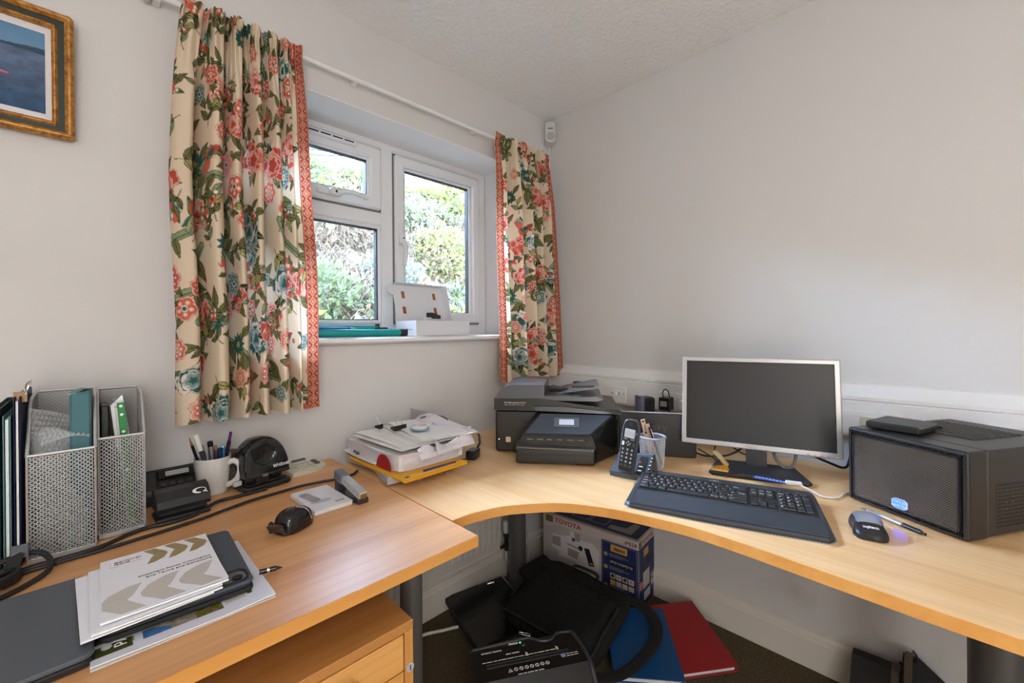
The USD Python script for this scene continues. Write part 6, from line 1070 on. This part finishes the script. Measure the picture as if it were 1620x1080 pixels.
def to_bag(x, y, z):
    a1, a2 = math.radians(86), math.radians(-16); x, y, z = x + .465, y + .455, z - .095; x, y = x * math.cos(a1) - y * math.sin(a1), x * math.sin(a1) + y * math.cos(a1); return x, y * math.cos(a2) - z * math.sin(a2), y * math.sin(a2) + z * math.cos(a2)
part(t, 'body', bagsurf(.215, .165, .040, .03, 3), fab, smooth=True)
part(t, 'front_flap', xf(slab(.38, .23, .004, lambda x, y: .044 + .018 * (meshkit.fbm(np.stack([x * 8, y * 8, 0 * x], -1), 3, 9) - .5) - .05 * np.clip((np.abs(x - .19) - .15) / .04, 0, 1) ** 2 * .5, 34, 24), (-.19, -.155, 0)), fab, smooth=40)
part(t, 'side_pocket', xf(slab(.16, .13, .012, lambda x, y: .012 + .02 * (meshkit.fbm(np.stack([x * 14, y * 14, 0 * x], -1), 3, 2) - .4), 22, 18), (-.255, .03, .012), rz=-18), fab, smooth=40)
part(t, 'piping', tube([(-.19, -.158, .043), (-.1, -.160, .052), (.0, -.160, .053), (.1, -.160, .052), (.195, -.156, .040), (.2, -.06, .046), (.2, .06, .044)], .0045, n=8), black_matt)
part(t, 'zip', tube([(-.21, .10, .02), (-.215, .02, .026), (-.21, -.08, .022)], .004, n=6), M('zip_black', (.02, .02, .02), .3)); part(t, 'carry_handle', tube([(-.06, .150, .03), (-.05, .165, .036), (0, .168, .037), (.05, .165, .036), (.06, .150, .03)], .007, n=10, flat=.5), black_matt)
part(t, 'shoulder_strap', tube([to_bag(*q) for q in ((-.33, -.58, .13), (-.29, -.65, .125), (-.31, -.735, .118), (-.38, -.785, .105), (-.49, -.79, .092), (-.60, -.765, .085), (-.665, -.70, .085), (-.66, -.64, .09))], .021, n=12, flat=.18), M('strap_black', (.012, .012, .013), .6))
# shredder
t = thing('shredder', 'black paper shredder with white printed warnings, standing in front of the laptop bag', 'shredder', (-.945, -.712, 0), rz=-30.6)
sb = M('shredder_black', (.010, .010, .0105), .30); SW, SD = .305, .165
part(t, 'bin', hull([(x, y, z) for x, y in ((-.135, -.07), (.135, -.07), (.135, .07), (-.135, .07)) for z in (.002,)] + [(x, y, .235) for x in (-.148, .148) for y in (-.078, .078)]), black_plastic)
part(t, 'head', hull([(x, y, z) for x in (-SW / 2, SW / 2) for y, z in ((-.082, .236), (.082, .236), (.08, .292), (.06, .302), (-.045, .302), (-.082, .27))]), sb, smooth=20)
part(t, 'grey_rim', joined([tube([(-.146, .070, .300), (.0, .074, .303), (.02, .072, .303), (.045, .052, .304), (.075, .050, .304), (.1, .07, .303), (.142, .07, .300)], .004, n=8), tube([(.142, .07, .300), (.15, .02, .300), (.151, -.045, .298), (.151, -.08, .27)], .006, n=8)]), dark_grey)
part(t, 'paper_slot', box(-.115, .105, -.004, .004, .300, .3026), gasket); part(t, 'slot_lip', joined([box(-.118, .108, -.0065, -.0045, .3015, .3040), box(-.118, .108, .0045, .0065, .3015, .3040)]), M('lip_grey', (.05, .05, .05), .3))
on_s = lambda m, x, y: xf(m, (x, y, .3024), rz=0)
part(t, 'lettering', on_s(text('amazon basics', .0058, bold=True), -.125, .045), white_ink); part(t, 'lettering', on_s(dashes((.009, .016, .012, .006, .014, .018, .008, .015, .012), .0022), -.128, .014), white_ink); part(t, 'lettering', on_s(dashes((.014, .020), .003), -.06, .029), white_ink); part(t, 'lettering', on_s(dashes((.012, .009, .018, .012, .014), .0026), -.0, .014), white_ink)
for x in (-.008, .078): part(t, 'arrow_mark', on_s(prism(Polygon([(0, 0), (.006, 0), (.006, .010), (0, .014)]), 0, .0004), x, .012), white_ink)
part(t, 'warning_triangle', on_s(prism(Polygon([(0, 0), (.013, 0), (.0065, .0115)]).difference(Polygon([(.0035, .002), (.0095, .002), (.0065, .0075)])), 0, .0004), -.068, -.030), white_ink)
for j in range(7): part(t, 'warning_disc', on_s(prism(Point(0, 0).buffer(.0056).difference(LineString([(-.003, -.003), (.003, .003)]).buffer(.001)).difference(Point(0, 0).buffer(.0034).difference(Point(0, 0).buffer(.0022))), 0, .0004), -.046 + .0142 * j, -.0245), white_ink)
part(t, 'lettering', on_s(dashes((.012, .009, .016, .008, .014), .0024), -.045, -.043), white_ink); part(t, 'info_label', on_s(box(0, .012, 0, .013, 0, .0004), .082, -.018), M('label_pale', lin(200, 200, 200), .5)); part(t, 'lettering', on_s(dashes((.008, .012, .009), .0022), .097, -.010), white_ink); part(t, 'lettering', on_s(dashes((.010, .007, .012), .0022), .097, -.017), white_ink)
part(t, 'status_label', on_s(box(0, .026, 0, .006, 0, .0004), -.045, .060), white_ink); part(t, 'power_light', on_s(cyl((0, 0, 0), (0, 0, .0012), .0025, n=12), -.012, .062), EM('green_light', (.1, 1, .25), 2.0)); part(t, 'slide_switch', on_s(rb(-.012, .0, .046, .058, .0, .005, .002), .0, .0), dark_grey)
part(t, 'front_strip', xf(cb(-.09, .09, -.0835, -.08, .24, .262, .0005), (0, 0, 0)), M('strip_grey', lin(92, 92, 94), .4))
pclip('wire clip hooked on the back edge of the shredder', (-.90, -.645, .3085), 30)
# floppy folders, cable, bag by the right wall
def binder(label, loc, rz, rx, w, h, th, mat):
    t = thing('folder', label, 'folder', loc, rz=rz, rx=rx); part(t, 'cover', joined([cb(0, w, 0, h, th - .003, th, .001), cb(0, w, 0, h, 0, .003, .001), cb(0, .003, 0, h, 0, th, .001)]), mat); part(t, 'pages', cb(.006, w - .012, .006, h - .006, .0035, th - .008, .001), paper_grey); return t
binder('red folder lying on the carpet against the right-hand skirting', (-.382, -.872, .004), -36, 9, .212, .285, .024, M('folder_red', lin(150, 22, 28), .4))
binder('blue folder lying on the red one beside the bag strap', (-.575, -.735, .03), -51, 7, .225, .30, .024, M('folder_blue', lin(18, 72, 124), .4))
t = thing('tool_case', 'black case with two grey webbing straps, leaning on the wall at the bottom right', 'bag', (-.03, -1.285, 0), rz=-90)
for nm, a in (('left_half', (0, .115, .150)), ('right_half', (.118, .215, .198))):
    m = hull([(x, y, z) for x in a[:2] for y, z in ((-.15, .002), (-.03, .002))] + [(a[0], -.045, a[2]), (a[0], -.01, a[2])] + ([(a[1], -.045, a[2] + .004), (a[1], -.01, a[2] + .004)] if nm == 'left_half' else [(a[0] + .035, -.01, a[2]), (a[1], -.045, .150), (a[1], -.01, .150)])); part(t, 'panel', m, black_matt)
    x = a[1] - .022 if nm == 'left_half' else a[0] + .004; part(t, 'webbing_strap', hull([(x + e, y, z) for e in (0, .017) for y, z in ((-.155, .0), (-.157, .0), (-.049, a[2] + .004), (-.052, a[2] + .004), (-.01, a[2] + .006))]), M('webbing_grey', lin(92, 84, 72), .8)); part(t, 'strap_loop', tube([(x + .02, -.03, a[2] - .01), (x + .026, -.03, a[2] + .012), (x + .018, -.03, a[2] + .026)], .003, n=6), black_plastic)
part(t, 'white_mark', xf(text('S3', .012, bold=True), (.018, -.0606, .126), rx=55), white_ink)
obj('cable', tube([(-1.15, -.16, .006), (-1.02, -.10, .006), (-.895, -.075, .006), (-.80, -.115, .006), (-.75, -.14, .007)], .0058, n=8), M('cable_white', (.68, .65, .6), .45), 'white cable lying on the carpet, disappearing under the glossy black folder', 'cable')
obj('cable', tube([(-.215, -.025, .16), (-.22, -.03, .12), (-.235, -.04, .06), (-.25, -.05, .0285)], .004, n=8), M('cable_white'), 'white cable hanging over the skirting between the desk leg and the carton', 'cable')

# repeats that belong together
for prim in stage.GetPrimAtPath('/World').GetChildren():
    n = prim.GetName(); n = n[:-4] if n[-4:-3] == '_' and n[-3:].isdigit() else n
    g = {'bank_shrub': 'shrubs on the bank outside', 'curtain': 'curtains at the window', 'magazine_file': 'mesh magazine files on the left desk', 'paper_sheet': 'loose sheets on the paper pile', 'policy_booklet': 'policy booklets on the tablet', 'ring_folder': 'folders standing at the left end of the desk', 'wooden_stick': 'wooden sticks in the pen pot', 'overhead_cable': 'overhead cables outside', 'paper_scrap': 'paper scraps on the desk', 'binder_clip': 'binder clips on the papers', 'paper_clip': 'wire clips on the things under the desk', 'black_folder': 'black folders on the carpet', 'ballpoint_pen': 'pens in the mug', 'power_plug': 'plugs along the trunking', 'switched_socket': 'switched sockets on the trunking', 'folder': 'ring binders on the carpet', 'hole_punch': 'hole punches on the left desk', 'computer_mouse': 'computer mice on the desks', 'cable': 'loose cables'}.get(n)
    if g and not prim.GetCustomDataByKey('group'): prim.SetCustomDataByKey('group', g)
